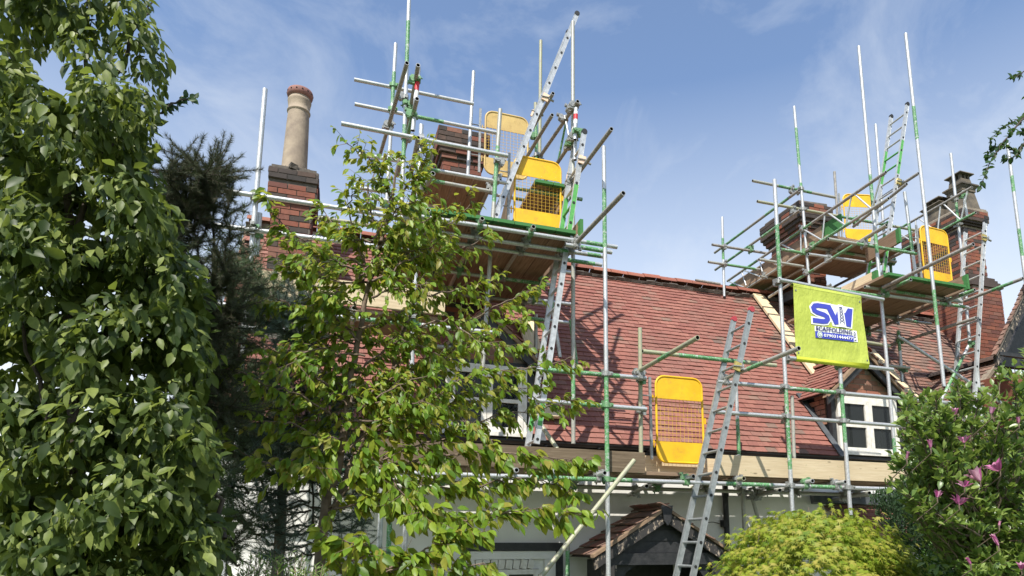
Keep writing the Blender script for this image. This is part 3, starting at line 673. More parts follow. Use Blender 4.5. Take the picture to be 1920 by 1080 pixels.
rdk = []
for k in range(2):
    q = MB(); halfpipe(q, (0, 0, 0), (.305, 0, 0), .125); rdk.append(q.mesh('dark_ridge_tile', 'brick_dark'))
while ym < yb(gz)+.05:
    put('ridge_tile', random.choice(rdk), gb, Matrix.Translation((gx, ym, gz+.05)) @ Matrix.Rotation(rad(90), 4, 'Z')); ym += .31
q = MB()
for x in (gx-.42, gx, gx+.42): q.box((x, gy+.13, 3.65), (.06, .08, .95))
for z in (3.2, 3.66, 4.1): q.box((gx, gy+.13, z), (.9, .07, .06))
q.obj('window', 'white_paint', gb); q = MB(); q.box((gx, gy+.14, 3.65), (.86, .01, .9)); q.obj('pane', 'glass', gb)
# ---- porch
PY = 6.72; pa = Y(1245, 957, PY); pL = Y(1112, 1043, PY); pR = Y(1372, 1043, PY); ax, az = pa.x, pa.z; ez = pL.z; hx = (pR.x-pL.x)/2; ax = (pL.x+pR.x)/2*.3+ax*.7
mb = MB(); mb.prism([(ax-hx+.12, PY+.06, ez+.03), (ax+hx-.12, PY+.06, ez+.03), (ax, PY+.06, az-.09)], (0, .04, 0))
for k in range(3):
    z = ez+.03+k*.13; w2 = (hx-.12)*(az-.09-z)/(az-.12-ez); mb.box((ax, PY+.052, z+.062), (2*w2*.9, .012, .118))
por = mb.obj('porch', 'black_timber', cot)
mb = MB(); mb.box((ax, PY+.04, ez-.03), (2*hx-.3, .08, .12)); mb.box((ax, PY+.02, ez-.085), (2*hx-.26, .05, .02)); mb.obj('porch_beam', 'black_timber', por)
for sg in (-1, 1):
    q = MB(); q.box((ax+sg*(hx-.2), PY+.06, (ez-.05)/2), (.13, .13, ez-.05)); 
    q.obj('post', 'flaky', por)
    q = MB(); q.prism([(ax+sg*(hx-.27), PY+.04, ez-.1), (ax+sg*(hx-.52), PY+.04, ez-.1), (ax+sg*(hx-.40), PY+.04, ez-.17), (ax+sg*(hx-.33), PY+.04, ez-.27), (ax+sg*(hx-.27), PY+.04, ez-.38)], (0, .05, 0)); q.obj('bracket', 'black_timber', por)
    xe = ax+sg*hx; q = MB(); q.prism([(xe, PY-.05, ez-.02), (ax, PY-.05, az), (ax, PY-.05, az-.13), (xe-sg*.0, PY-.05, ez-.14)], (0, .035, 0)); q.obj('bargeboard', 'flaky', por)
    q = MB(); q.prism([(xe+sg*.02, PY-.07, ez+.02), (ax, PY-.07, az+.04), (ax, PY-.07, az+.003), (xe+sg*.02, PY-.07, ez-.015)], (0, .1, 0)); q.obj('verge_board', 'fascia', por)
    e0 = Vector((xe, PY-.06, ez)); top = Vector((ax, PY-.06, az+.03)); s_ = top-e0; sl = s_.length; s_.normalize(); n_ = Vector((0, 1, 0)).cross(s_); n_ = -n_ if n_.z < 0 else n_; ux = s_.cross(n_)
    q = MB(); dl = YW-PY+.05; q.add([e0-n_*.02, e0-n_*.02+Vector((0, dl, 0)), top-n_*.02+Vector((0, dl, 0)), top-n_*.02], [(0, 1, 2, 3)]); q.obj('roof_deck', 'mortar_dark', por)
    kw = dict(gauge=.16, pick=lambda a, b_: True, mfun=lambda a, b_, r: 'tile_brown' if r.random() < .85 else 'tile')
    if ux.y > 0: tiles(por, e0, ux, s_, n_, int(sl/.16)+1, .05, dl, seed=50, **kw)
    else: tiles(por, e0+Vector((0, dl, 0)), ux, s_, n_, int(sl/.16)+1, 0, dl-.03, seed=51, **kw)
q = MB(); q.prism([(ax-.07, PY-.085, az+.05), (ax+.07, PY-.085, az+.05), (ax+.04, PY-.085, az-.12), (ax, PY-.085, az-.17), (ax-.04, PY-.085, az-.12)], (0, .03, 0)); q.obj('apex_plate', 'black_timber', por)
for sg in (-1, 1): q = MB(); q.box((ax+sg*(hx-.25), (PY+YW)/2+.05, ez/2), (.05, .66, ez-.1)); q.obj('side_panel', 'black_timber', por)
q = MB(); q.box((ax, YW-.03, 1.0), (.95, .06, 2.0)); q.box((ax, YW-.05, 2.02), (1.0, .05, .08)); q.obj('front_door', 'black_timber', por)
# ---- ground-floor window with black surround, left of the porch
wl, wr, wt = Y(820, 1020, YW).x, Y(1053, 1020, YW).x, Y(1000, 1020, YW).z
q = MB(); q.box(((wl+wr)/2, YW-.03, wt-.03), (wr-wl, .05, .09))
for x in (wl+.04, wr-.04): q.box((x, YW-.03, wt-.075-.6), (.08, .048, 1.2))
gw = q.obj('window_surround', 'black_timber', cot)
q = MB(); q.box(((wl+wr)/2, YW-.02, wt-.125), (wr-wl-.16, .03, .09)); q.box((wr-.15, YW-.021, wt-.6), (.13, .03, .85)); q.obj('render_band', 'render', gw)
for k in range(12):
    x = wl+.12+k*(wr-wl-.5)/11; q = MB(); q.box((x, YW-.022, wt-.225+.0*k), ((wr-wl-.5)/11-.012, .035, .10), Matrix.Rotation((k-5.5)*.045, 3, 'Y'), jit=.004); q.obj('arch_brick', 'white_paint', gw)
q = MB(); q.box(((wl+wr)/2-.1, YW-.005, wt-.7), (wr-wl-.36, .01, .84)); q.obj('pane', 'glass', gw)
q = MB()
for z in (wt-.31, wt-1.1): q.box(((wl+wr)/2-.1, YW-.02, z), (wr-wl-.36, .04, .055))
for k in range(4): q.box((wl+.10+k*(wr-wl-.42)/3, YW-.019, wt-.7), (.05, .038, .74))
q.obj('window_frame', 'white_paint', gw)
# ---- lean-to with lead flashing on the right
a = Y(1520, 938, 7.45); b_ = Y(1740, 1010, 7.45)
q = MB(); q.box(((a.x+b_.x)/2, 7.42, a.z+.02), (b_.x-a.x, .08, .13), jit=.02); lt = q.obj('lead_flashing', 'lead', cot)
e0 = Vector((a.x+.3, 6.95, a.z-.55)); s_ = Vector((0, .62, .55)).normalized(); tiles(lt, e0, U, s_, Vector((0, -.55, .62)).normalized(), 8, 0, b_.x-a.x-.3, pick=lambda x, s: True, seed=61, mfun=lambda a, b, r: 'tile_brown' if r.random() < .4 else 'tile')
# ---- security light on the wall
f = Y(1355, 982, YW); q = MB(); q.box((f.x, YW-.05, f.z), (.09, .06, .09)); q.box((f.x, YW-.085, f.z-.0), (.075, .012, .07)); lamp = thing('security_light', 'small square black security light fixed to the white wall right of the porch', 'light', (f.x, YW, f.z))
q.obj('lamp_body', 'rubber', lamp); q = MB(); q.path([(f.x, YW-.02, f.z-.04), (f.x+.01, YW-.03, f.z-.1), (f.x+.035, YW-.01, f.z-.16)], .004, .004, 5); q.path([(f.x-.05, YW-.01, f.z+.0), (f.x-.14, YW-.01, f.z+.02), (f.x-.3, YW-.01, f.z+.01)], .004, .004, 5); q.obj('cable', 'rubber', lamp)
# ---- neighbouring gable at the right edge
A_ = Y(1930, 530, 6.6); B_ = Y(1868, 668, 6.6); nb = thing('neighbouring_house', 'dark timber gable end of the neighbouring house at the right edge', 'house', (B_.x+1, 7.5, 0))
d = (B_-A_).normalized(); A2 = A_-d*.9; q = MB(); q.prism([A2, B_, B_+Vector((.02, 0, -.13)), A2+Vector((.10, 0, -.10))], (0, .05, 0)); q.obj('bargeboard', 'flaky', nb)
q = MB(); nrm = Vector((d.z, 0, -d.x)); nrm = -nrm if nrm.z < 0 else nrm
e0 = Vector((B_.x, 6.58, B_.z)); s_ = -d; ux = s_.cross(nrm)
if ux.y < 0: ux = -ux
q.prism([e0, e0+Vector((0, .04, 0)), e0+Vector((0, .04, 0))+s_*2.4, e0+s_*2.4], nrm*.02); rf = q.obj('roof', 'mortar_dark', nb)
for k in range(24):
    q = MB(); q.box(e0+Vector((0, .03+random.uniform(-.01, .01), 0))+s_*(.1*k+.05)+nrm*.045, (.14, .055+random.uniform(-.01, .01), .016), Matrix((s_, ux, nrm)).transposed() @ Matrix.Rotation(.12, 3, 'Y'), jit=.003); q.obj('roof_tile', 'tile_brown', rf)
q = MB(); P = [B_+Vector((.52, .35, 0)), B_+Vector((3.0, .35, 0)), A2+Vector((3.0, .35, .3)), A2+Vector((.60, .35, 0))]; q.prism(P, (0, .1, 0)); q.obj('gable_wall', 'black_timber', nb)
q = MB(); q.box((B_.x+2.3, 7.4, B_.z/2-.1), (3.2, 1.0, B_.z)); q.obj('wall', 'brick', nb)
q = MB(); q.box((B_.x+.42, 6.62, B_.z+.05), (.7, .06, .05)); q.obj('tie_beam', 'black_timber', nb)
# ================================================================== SCAFFOLDS
YF = 6.4
def V2(sc, x0, y0, x1, y1, yy, g=(), kind='s', name='standard', ground=False, **k):
    a = Y(x0, y0, yy); b = Y(x1, y1, yy)
    if g and g[0][1] > 2:      # painted bands given by the photo rows where they start and end
        zz = lambda r_: Y(x0+(x1-x0)*(r_-y0)/(y1-y0), r_, yy).z
        bz = .02 if ground else b.z
        g = tuple((max(0, (a.z-zz(p))/(a.z-bz)), min(1, (a.z-zz(q))/(a.z-bz))) for p, q in g)
    if ground: b = Vector((b.x+(b.x-a.x)/(b.z-a.z)*(0-b.z)*0, b.y, .02))
    return tube(sc, name, a, b, g, kind, **k)
def H2(sc, x0, y0, x1, y1, yy, g=(), kind='s', name='ledger', **k):
    a = Y(x0, y0, yy); b = Y(x1, y1, yy); zz = (a.z+b.z)/2
    if g and g[0][1] > 2: xx = lambda c_: Y(c_, y0+(y1-y0)*(c_-x0)/(x1-x0), yy).x; g = tuple((max(0, (xx(p)-a.x)/(b.x-a.x)), min(1, (xx(q)-a.x)/(b.x-a.x))) for p, q in g)
    return tube(sc, name, (a.x, yy, a.z*.5+zz*.5), (b.x, yy, b.z*.5+zz*.5), g, kind, **k)
def D2(sc, x0, y0, x1, y1, zz, g=(), kind='d', name='transom', **k):
    return tube(sc, name, Z(x0, y0, zz), Z(x1, y1, zz), g, kind, **k)
def zat(x, y, yy): return Y(x, y, yy).z
fs = thing('scaffolding', 'main front scaffolding of silver and green tubes running along the whole cottage eaves', 'scaffolding', (2.7, 6.8, 0))
# standards
V2(fs, 497, 167, 480, 440, 6.6, ground=True)
V2(fs, 487, 400, 481, 480, 6.66, name='standard')
V2(fs, 790, 234, 776, 640, 6.6, ground=True)
V2(fs, 717, 905, 716, 920, 6.45, ground=True); V2(fs, 732, 950, 731, 960, 6.45, ground=True, g=((0, 1),))
V2(fs, 1132, 275, 1138, 885, YF, ground=True, g=((355, 465), (700, 885)))
V2(fs, 1452, 337, 1478, 885, YF, ground=True, g=((422, 520), (727, 880)))
V2(fs, 1574.5, 690, 1592, 950, YF, ground=True, g=((720, 830),))
V2(fs, 1610, 87, 1677, 850, 7.1, ground=True, g=((328, 395), (439, 475), (522, 556), (822, 870)))
V2(fs, 1200, 615, 1202, 868, 6.55, kind='m')
V2(fs, 1380, 727, 1387, 885, 7.05, g=((785, 885),)); V2(fs, 1485, 742, 1490, 890, 7.1, kind='x')
V2(fs, 1064, 880, 1064, 900, 7.1, g=((.3, .6),), ground=True, kind='x'); V2(fs, 1392, 920, 1393, 930, 7.15, kind='x', ground=True)
tube(fs, 'brace', Y(1405, 915, 7.2), Y(1432, 1010, 7.2), (), 'x')
V2(fs, 1698, 63, 1770, 725, 6.6, g=((200, 262), (544, 610))); 
V2(fs, 1889, 270, 1920, 512, 6.5, g=((330, 360), (430, 480)), ground=True)
# ledgers and guardrails
H2(fs, 991, 691, 1211, 709, 6.45, g=((1015, 1075), (1085, 1160)), name='guardrail'); H2(fs, 990, 749, 1212, 768, 6.45, g=((1083, 1130),), name='guardrail')
H2(fs, 1345, 715, 1800, 758, 6.45, g=((1478, 1568),), name='guardrail'); H2(fs, 1343, 771, 1850, 812, 6.45, name='guardrail')
zL = 2.862
tube(fs, 'ledger', (-.3, 6.45, zL), (3.0, 6.45, zL), ((.0, .16), (.67, 1.)), 's'); tube(fs, 'ledger', (3.0, 6.452, zL), (7.4, 6.452, zL), ((.26, .40), (.52, .62)), 's')
tube(fs, 'ledger', (-.9, 7.15, zL-.02), (3.1, 7.15, zL-.02), (), 'x'); tube(fs, 'ledger', (3.1, 7.152, zL-.02), (7.6, 7.152, zL-.02), (), 'x')
for x0, k_ in ((.5, 's'), (1.1, 's'), (1.7, 's'), (2.1, 's'), (2.62, 's'), (3.65, 's'), (4.3, 'm'), (5.22, 's'), (5.66, 's'), (6.6, 's')):
    tube(fs, 'transom', (x0, 6.33-random.uniform(0, .06), zL+.05), (x0+random.uniform(-.03, .03), 7.56, zL+.04), (), k_)
for x0 in (3.2, 4.9, 6.2): tube(fs, 'transom', (x0, 6.5, zL-.05), (x0+.25, 7.5, zL-.07), (), 'x')
# deck boards of the eaves lift (lengthwise) and toe boards
for r_, (yy, segs) in enumerate(((6.65, ((-.4, 1.9), (1.93, 4.3), (4.33, 7.0))), (6.885, ((-.5, 3.0), (3.03, 5.4), (5.43, 7.1))), (7.12, ((-.3, 2.2), (2.23, 4.9), (4.93, 7.0))), (7.335, ((0, 3.4), (3.43, 6.2))))):
    for a, b_ in segs: board(fs, (a, yy, zL+.095), (b_, yy+random.uniform(-.005, .005), zL+.095), (0, 0, 1), .13 if r_ == 3 else .225, m='wood_deck')
a = Y(690, 856, 6.5); b_ = Y(1208, 865, 6.5)
board(fs, (a.x, 6.5, 3.075), (b_.x, 6.5, 3.062), (0, -1, 0), .225, .038, 'wood_old', 'toe_board', .1, label='grey weathered toe board')
a = Y(1208, 870, 6.62); b_ = Y(1350, 885, 6.62)
board(fs, (a.x, 6.90, 3.10), (b_.x+.3, 6.90, 3.10), (0, -1, 0), .2, .038, 'wood_new', 'toe_board', .6)
a = Y(1345, 872, 6.5); b_ = Y(1700, 888, 6.5)
board(fs, (a.x, 6.5, 3.075), (b_.x, 6.5, 3.07), (0, -1, 0), .235, .04, 'wood_new', 'toe_board', .02, label='new pale toe board')
tube(fs, 'transom', Y(1385, 840, 6.6)+Vector((0, 0, -.1)), Y(1385, 840, 6.6)+Vector((0, .5, -.1)), (), 's')
# access rails round the ladder gap
z_ = zat(1200, 697, 6.5); D2(fs, 1192, 699, 1308, 633, z_, g=((.42, .62),), kind='m')
z2 = zat(1330, 671, 6.5); H2(fs, 1205, 658, 1455, 686, 6.42, g=((.25, .75),), kind='m', name='guardrail')
D2(fs, 1350, 713, 1498, 653, zat(1350, 713, 6.55), kind='x', g=((.4, .6),))
# left high lift: toe boards, rails
lz = 4.53
for k, (kz) in enumerate((.0, )):
    a = Y(478, 535, 6.66); b_ = Y(790, 570, 6.66)
    board(fs, (a.x, 6.66, 4.665), (1.0, 6.66, 4.655), (0, -1, 0), .235, .038, 'wood_new', 'toe_board', .05, label='pale double toe board of the left lift')
for k in range(3): board(fs, (-1.05, 6.80+.235*k, lz-.03), (.95, 6.80+.235*k, lz-.03), (0, 0, 1), m='wood_deck')
tube(fs, 'ledger', (-1.2, 6.65, lz-.13), (1.6, 6.65, lz-.13), ((.5, .7),)); tube(fs, 'ledger', (-1.2, 7.35, lz-.13), (1.2, 7.35, lz-.13), (), 'x')
for x0 in (-.72, .1, .62): tube(fs, 'transom', (x0, 6.5, lz-.075), (x0, 7.6, lz-.075), (), 'x')
H2(fs, 400, 355, 790, 413, 6.55, name='guardrail'); H2(fs, 400, 422, 790, 473, 6.55, name='guardrail')
H2(fs, 400, 612, 600, 622, 6.55, name='guardrail')
H2(fs, 596, 408, 760, 433, 7.3, kind='m', name='guardrail')
H2(fs, 640, 231, 952, 293, 6.55, name='guardrail')
couplers(fs, 3)
# coupler feet / swivels on the raker
rk = thing('raking_tube', 'long pale mossy scaffold tube leaning diagonally in front of the white wall', 'scaffold tube', Y(1010, 1092, 6.1))
tube(rk, 'tube', Y(985, 1118, 6.0), Y(1189, 863, 6.33), (), 'm', r=.0245, reg=False)
# -------------------------------------------------- tower scaffold at the central chimney
ts = thing('scaffolding', 'tall central scaffold tower with two boarded platforms around the dark chimney', 'scaffolding', (1.5, 7.5, 5.4))
zc = 5.45
for yy in (6.42, 6.50): pass
tube(ts, 'ledger', (.55, 6.42, zc+.02), (2.86, 6.42, zc+.02), ((.84, .93),)); tube(ts, 'ledger', (.5, 6.60, zc-.03), (2.80, 6.60, zc-.03), ((.74, .80), (.9, .97)))
tube(ts, 'ledger', (.6, 6.78, zc-.04), (2.83, 6.80, zc-.04), ((.80, .96),)); tube(ts, 'ledger', (.55, 7.6, zc-.03), (2.5, 7.6, zc-.03), ((.6, .95),)); tube(ts, 'ledger', (.55, 8.3, zc-.03), (2.6, 8.3, zc-.03), ((0, .4),), 'x')
for x0 in (.75, 1.3, 1.85): tube(ts, 'transom', (x0, 6.3, zc+.045), (x0, 8.7, zc+.045), (), 'x')
D2(ts, 1169, 362, 1074, 462, zat(1074, 462, 6.5)-.0, kind='d'); tube(ts, 'transom', Z(1074, 466, zc-.02), Z(970, 582, zc-.02), (), 'd')
for k in range(8):
    x0 = .62+.232*k; board(ts, (x0, 6.38, zc+.10), (x0+random.uniform(-.01, .01), 8.75, zc+.10), (0, 0, 1), g0=.045, m='wood_deck', t=random.random())
board(ts, (2.47, 6.5, zc+.22), (2.47, 8.3, zc+.22), (1, 0, 0), m='wood_deck', name='toe_board', g0=.05)
board(ts, (.9, 6.74, zc+.22), (.62, 6.74, zc+.22), (0, 1, 0), m='wood_deck', name='toe_board')
# standards of the tower
V2(ts, 1074, 41, 1075, 832, 6.95, kind='x', g=((690, 780),)); V2(ts, 1014, 76, 1010, 470, 8.4, kind='m', g=((380, 420),))
V2(ts, 1004, 193, 1006, 300, 8.0, kind='m', g=((.4, 1),)); V2(ts, 1080, 196, 1078, 300, 6.85, kind='s')
V2(ts, 938, 205, 905, 690, 7.0, kind='x', g=((275, 380),)); V2(ts, 888, 134, 877, 330, 8.2)
V2(ts, 769, -60, 752, 420, 7.3, g=((40, 124), (235, 300))); V2(ts, 742, 82, 722, 430, 7.9, g=((136, 195),))
V2(ts, 1005, 590, 1004, 720, 8.0, kind='x'); V2(ts, 1031, 545, 1050, 670, 7.4, name='brace', g=((0, .3),)); tube(ts, 'brace', Y(1070, 600, 7.3), Y(1083, 700, 7.3), ((0, 1),))
tube(ts, 'brace', Y(1010, 790, 6.9), Y(1045, 842, 6.7), (), 'm')
# red and white taped tubes
for (x0, y0, x1, y1, yy) in ((785, 128, 774, 245, 6.85), (1080, 203, 1078, 262, 6.75)):
    q = V2(ts, x0, y0, x1, y1, yy, name='standard')
    a = Y(x0, y0, yy); b_ = Y(x1, y1, yy); d_ = (b_-a)
    tp = MB(); tp.cyl(a+d_*.12, a+d_*.50, .0252, n=12, caps=False, m=0); tp.cyl(a+d_*.20, a+d_*.37, .0262, n=12, caps=False, m=1); tp.obj('tape', ['white_flat', 'tape_red'], q)
# rails along the house
H2(ts, 664, 150, 888, 194, 7.95, kind='s', name='guardrail'); H2(ts, 665, 195, 935, 250, 7.95, g=((.42, .60),), name='guardrail')
H2(ts, 672, 290, 760, 303, 7.6, name='guardrail'); H2(ts, 660, 350, 740, 363, 7.95, name='ledger'); H2(ts, 683, 368, 780, 386, 7.7, name='ledger'); H2(ts, 667, 386, 760, 398, 8.0, kind='m', name='ledger')
H2(ts, 780, 313, 952, 344, 7.2, g=((0, .25),), name='ledger'); H2(ts, 790, 334, 930, 362, 7.5, g=((0, .3),), kind='x', name='ledger'); H2(ts, 795, 398, 1000, 432, 7.6, kind='x', name='ledger')
H2(ts, 930, 365, 1050, 388, 8.6, g=((.3, .6),), name='ledger'); H2(ts, 960, 352, 1040, 366, 8.4, g=((0, 1),), name='ledger')
H2(ts, 990, 500, 1074, 512, 8.0, name='guardrail'); H2(ts, 985, 560, 1072, 571, 7.9, name='guardrail'); H2(ts, 985, 596, 1072, 606, 7.8, g=((0, .4),), name='guardrail')
# rails running away from us
D2(ts, 784, 122, 760, 262, zat(784, 122, 6.6), kind='d'); D2(ts, 782, 185, 745, 330, zat(782, 185, 6.55), kind='d', g=((.1, .4),)); D2(ts, 763, 118, 712, 292, zat(763, 118, 6.7), kind='d')
D2(ts, 784, 258, 770, 330, zat(784, 258, 6.4), kind='d'); D2(ts, 812, 325, 790, 362, zat(812, 325, 6.35), kind='d')
D2(ts, 1083.4, 190, 1000, 312, zat(1075, 203, 6.9), kind='d'); D2(ts, 1083, 249.6, 1005, 365, zat(1075, 262, 6.9), kind='d'); D2(ts, 1035.5, 215.5, 975, 315, zat(1008, 262, 7.6), kind='d'); D2(ts, 1037, 175, 990, 255, zat(1010, 222, 7.6), kind='d')
D2(ts, 1146.6, 241.6, 1011, 424, zat(1076, 337, 6.9), kind='d'); 
tube(ts, 'lattice_strut', Z(1060, 223, zat(1075, 203, 6.9)), Z(1071, 275, zat(1075, 262, 6.9)), (), 's', r=.014); tube(ts, 'lattice_strut', Z(1062, 226, zat(1075, 203, 6.9)), Z(1046, 305, zat(1075, 262, 6.9)), ((0, 1),), 's', r=.014)
H2(ts, 1060, 458, 1147, 474, 6.42, name='ledger', g=((.3, .8),))
# upper platform
zu = 6.60
for k in range(4):
    x0 = .86+.232*k; board(ts, (x0, 7.5, zu+.06), (x0, 8.6, zu+.06), (0, 0, 1), m='wood_deck')
for k in range(2): board(ts, (2.25+.232*k, 7.2, zu-.02), (2.25+.232*k, 9.4, zu-.02), (0, 0, 1), m='wood_deck', g0=.05)
board(ts, (2.72, 7.3, zu+.16), (2.72, 9.3, zu+.16), (1, 0, 0), m='wood_deck', name='toe_board')
tube(ts, 'ledger', (2.1, 7.35, zu-.08), (2.8, 7.35, zu-.08), ((0, 1),)); tube(ts, 'ledger', (2.0, 8.8, zu-.08), (2.9, 8.8, zu-.08), ((0, .5),))
for x0 in (.85, 1.65): tube(ts, 'transom', (x0, 7.0, zu), (x0, 8.7, zu), (), 'x')
for x0 in (.9, 1.9): board(ts, (x0-.12, 8.1, zc+.14), (x0+.28, 8.15, zu+.9), (0, -1, 0), .07, .07, 'wood_old', 'prop_timber') if x0 > 1.5 else None
couplers(ts, 8)
# -------------------------------------------------- right-hand chimney scaffold
rs = thing('scaffolding', 'right hand scaffold with two stepped boarded platforms and lattice beams around the right chimneys', 'scaffolding', (8.5, 8, 4.8))
V2(rs, 1489, 199.5, 1519, 548, 8.5, g=((240, 312), (344, 357))); V2(rs, 1354, 407, 1358, 556, 9.8, g=((447, 487),)); V2(rs, 1564.5, 322, 1578, 520, 9.4, kind='d')
V2(rs, 1641.7, 233, 1664, 520, 8.6, g=((440, 480),)); V2(rs, 1696, 360, 1720, 540, 7.35, g=((420, 470),)); V2(rs, 1782.7, 287.7, 1812, 560, 8.3, g=((380, 417),))
V2(rs, 1668, 470, 1674, 560, 8.4, g=((0, .5),)); V2(rs, 1684, 620, 1692, 716, 7.8, g=((0, .4),)); tube(rs, 'brace', Y(1683, 630, 7.5), Y(1900, 770, 7.0), (), 's'); 
tube(rs, 'brace', Y(1818, 645, 7.3), Y(1757, 765, 7.2), ((.2, .75),)); V2(rs, 1828, 640, 1842, 800, 7.2)
V2(rs, 1812, 575, 1818, 640, 7.6)
H2(rs, 1655, 685, 1705, 690, 7.7, kind='x', name='ledger'); H2(rs, 1620, 640, 1668, 650, 7.2, kind='m', name='ledger')
# rails parallel to the house
H2(rs, 1411, 339, 1566, 370, 8.55, kind='x', g=((.3, .7),), name='guardrail'); H2(rs, 1420, 379, 1714, 430, 8.52, kind='m', g=((.5, .85),), name='guardrail')
H2(rs, 1553, 449, 1718, 475, 7.2, kind='x', g=((.3, 1.),), name='guardrail')
H2(rs, 1335, 459, 1440, 475, 9.75, kind='d', name='guardrail'); H2(rs, 1328, 491, 1440, 508, 9.75, kind='x', g=((.3, .8),), name='guardrail'); H2(rs, 1304.5, 525, 1350, 533, 9.75, kind='d', name='ledger')
H2(rs, 1423, 486.5, 1506, 500, 8.45, name='ledger', kind='x'); H2(rs, 1464, 467, 1506, 475, 8.45, g=((0, 1),), name='ledger'); H2(rs, 1516, 478.5, 1650, 494, 8.0, name='ledger'); H2(rs, 1480, 495, 1590, 512, 9.2, name='ledger', kind='x')
H2(rs, 1547, 541, 1656, 556, 6.95, g=((.05, .95),), kind='m', name='ledger'); H2(rs, 1653, 553, 1815, 576, 6.95, g=((.65, .95),), name='ledger'); H2(rs, 1660, 541, 1800, 562, 7.4, g=((0, 1),), name='ledger', kind='x'); H2(rs, 1615, 590, 1745, 607, 8.2, kind='x', g=((0, .8),), name='ledger')
# rails running away
za = zat(1495, 358.5, 8.4); D2(rs, 1498, 357, 1340, 474, za, kind='d', g=((.1, .35), (.6, .9)), name='guardrail'); D2(rs, 1500, 394, 1341, 506, zat(1498, 396, 8.4), kind='d', g=((.2, .4), (.55, .9)), name='guardrail')
D2(rs, 1662, 422, 1442, 557, zat(1519, 509.6, 8.45), g=((.2, .4), (.55, .75)), kind='x', name='ledger')
D2(rs, 1722, 325, 1640, 379, zat(1690, 346, 7.6), kind='d', name='guardrail'); D2(rs, 1700, 345, 1600, 425, zat(1655, 380, 7.9)-.1, kind='d', name='guardrail'); 
D2(rs, 1825, 458, 1656, 539, 5.695, kind='d'); D2(rs, 1918, 522, 1809, 564, zat(1815, 561, 7.0), kind='d', g=((.15, .5),)); D2(rs, 1663, 423, 1612, 455, zat(1655, 430, 7.3), kind='d', name='guardrail')
D2(rs, 1830, 596, 1660, 650, zat(1745, 622, 7.3), kind='d')
D2(rs, 1760, 500, 1590, 595, zat(1700, 533, 7.4), kind='d') if False else None
def lattice(sc, xt0, yt0, xt1, yt1, ytop, xb0, yb0, xb1, yb1, xr, yr, Yr, xr2, yr2, nbay, gt=(), gb=()):
    zt = zat(xr, yr, Yr); zb_ = zat(xr2, yr2, Yr)
    a, b_ = Z(xt0, yt0, zt), Z(xt1, yt1, zt); c_, d_ = Z(xb0, yb0, zb_), Z(xb1, yb1, zb_)
    tc_ = tube(sc, 'lattice_beam', a, b_, gt, 'd'); bc_ = tube(sc, 'lattice_beam', c_, d_, gb, 'x')
    for k in range(nbay):
        f0 = (k+.15)/nbay; f1 = (k+.6)/nbay; f2 = (k+1.05)/nbay
        p, q_, r_ = a.lerp(b_, f0), c_.lerp(d_, f1), a.lerp(b_, min(1, f2))
        tube(tc_, 'strut', p, q_, (), 's', r=.0135, n=8, reg=False); tube(tc_, 'strut', q_, r_, (), 's', r=.0135, n=8, reg=False)
lattice(rs, 1661, 323, 1364, 527, 0, 1666, 372, 1389, 548, 1507, 430, 8.5, 1510, 472, 7, ((.38, .52), (.75, .85)), ((.2, .42),))
lattice(rs, 1822.5, 351, 1640, 455, 0, 1829.5, 398.6, 1665, 483, 1792, 368, 8.2, 1797, 415, 4, ((.6, .9),), ((.0, .35), (.7, 1)))
V2(rs, 1805, 358, 1814, 408, 8.15, name='strut', r=.022)
# platform A (round the broad chimney)
zA = 6.92
for k in range(3): board(rs, (7.30+.232*k, 7.95, zA+.08), (7.30+.232*k, 10.9, zA+.08), (0, 0, 1), m='wood_deck')
for k in range(4): board(rs, (8.0+.232*k, 7.98, zA+.08), (8.0+.232*k, 9.2, zA+.08), (0, 0, 1), m='wood_deck', g0=.05)
board(rs, (7.24, 7.7, zA+.22), (7.24, 10.9, zA+.22), (-1, 0, 0), m='wood_deck', name='toe_board', g0=.35, g1=.3, t=.1)
board(rs, (7.9, 9.1, zA+.3), (8.7, 9.15, zA+.36), (0, -1, 0), m='wood_deck', name='toe_board', t=.2)
for yy in (8.3, 9.6, 10.5): tube(rs, 'transom', (7.1, yy, zA+.03), (8.9, yy, zA+.03), ((.3, .5),), 'x')
for xx in (7.5, 8.6): tube(rs, 'transom', (xx, 7.9, zA-.02), (xx, 10.6, zA-.02), (), 'd')
# platform B
zB = 5.70
for k in range(6): board(rs, (7.06+.235*k, 6.62, zB+.10), (7.06+.235*k, 8.75, zB+.10), (0, 0, 1), m='wood_deck', g0=.05)
tb = board(rs, Z(1646, 520, zB+.25), Z(1580, 552, zB+.25), (-1, 0, 0), m='wood_new', name='toe_board', g0=.08, t=.7)
board(rs, (8.5, 6.7, zB+.22), (8.5, 8.4, zB+.22), (1, 0, 0), m='wood_deck', name='toe_board', g0=.05)
board(rs, Z(1688, 440, zat(1665, 460, 7.5)), Z(1625, 480, zat(1665, 460, 7.5)), (-1, 0, 0), m='wood_deck', name='toe_board', g0=.06)
for yy in (7.0, 7.9, 8.5): tube(rs, 'transom', (6.9, yy, zB+.045), (8.7, yy, zB+.045), ((.3, .6),), 'x')
for xx in (7.2, 8.35): tube(rs, 'transom', (xx, 6.5, zB), (xx, 8.8, zB), ((.0, .1),), 'd')
couplers(rs, 5)
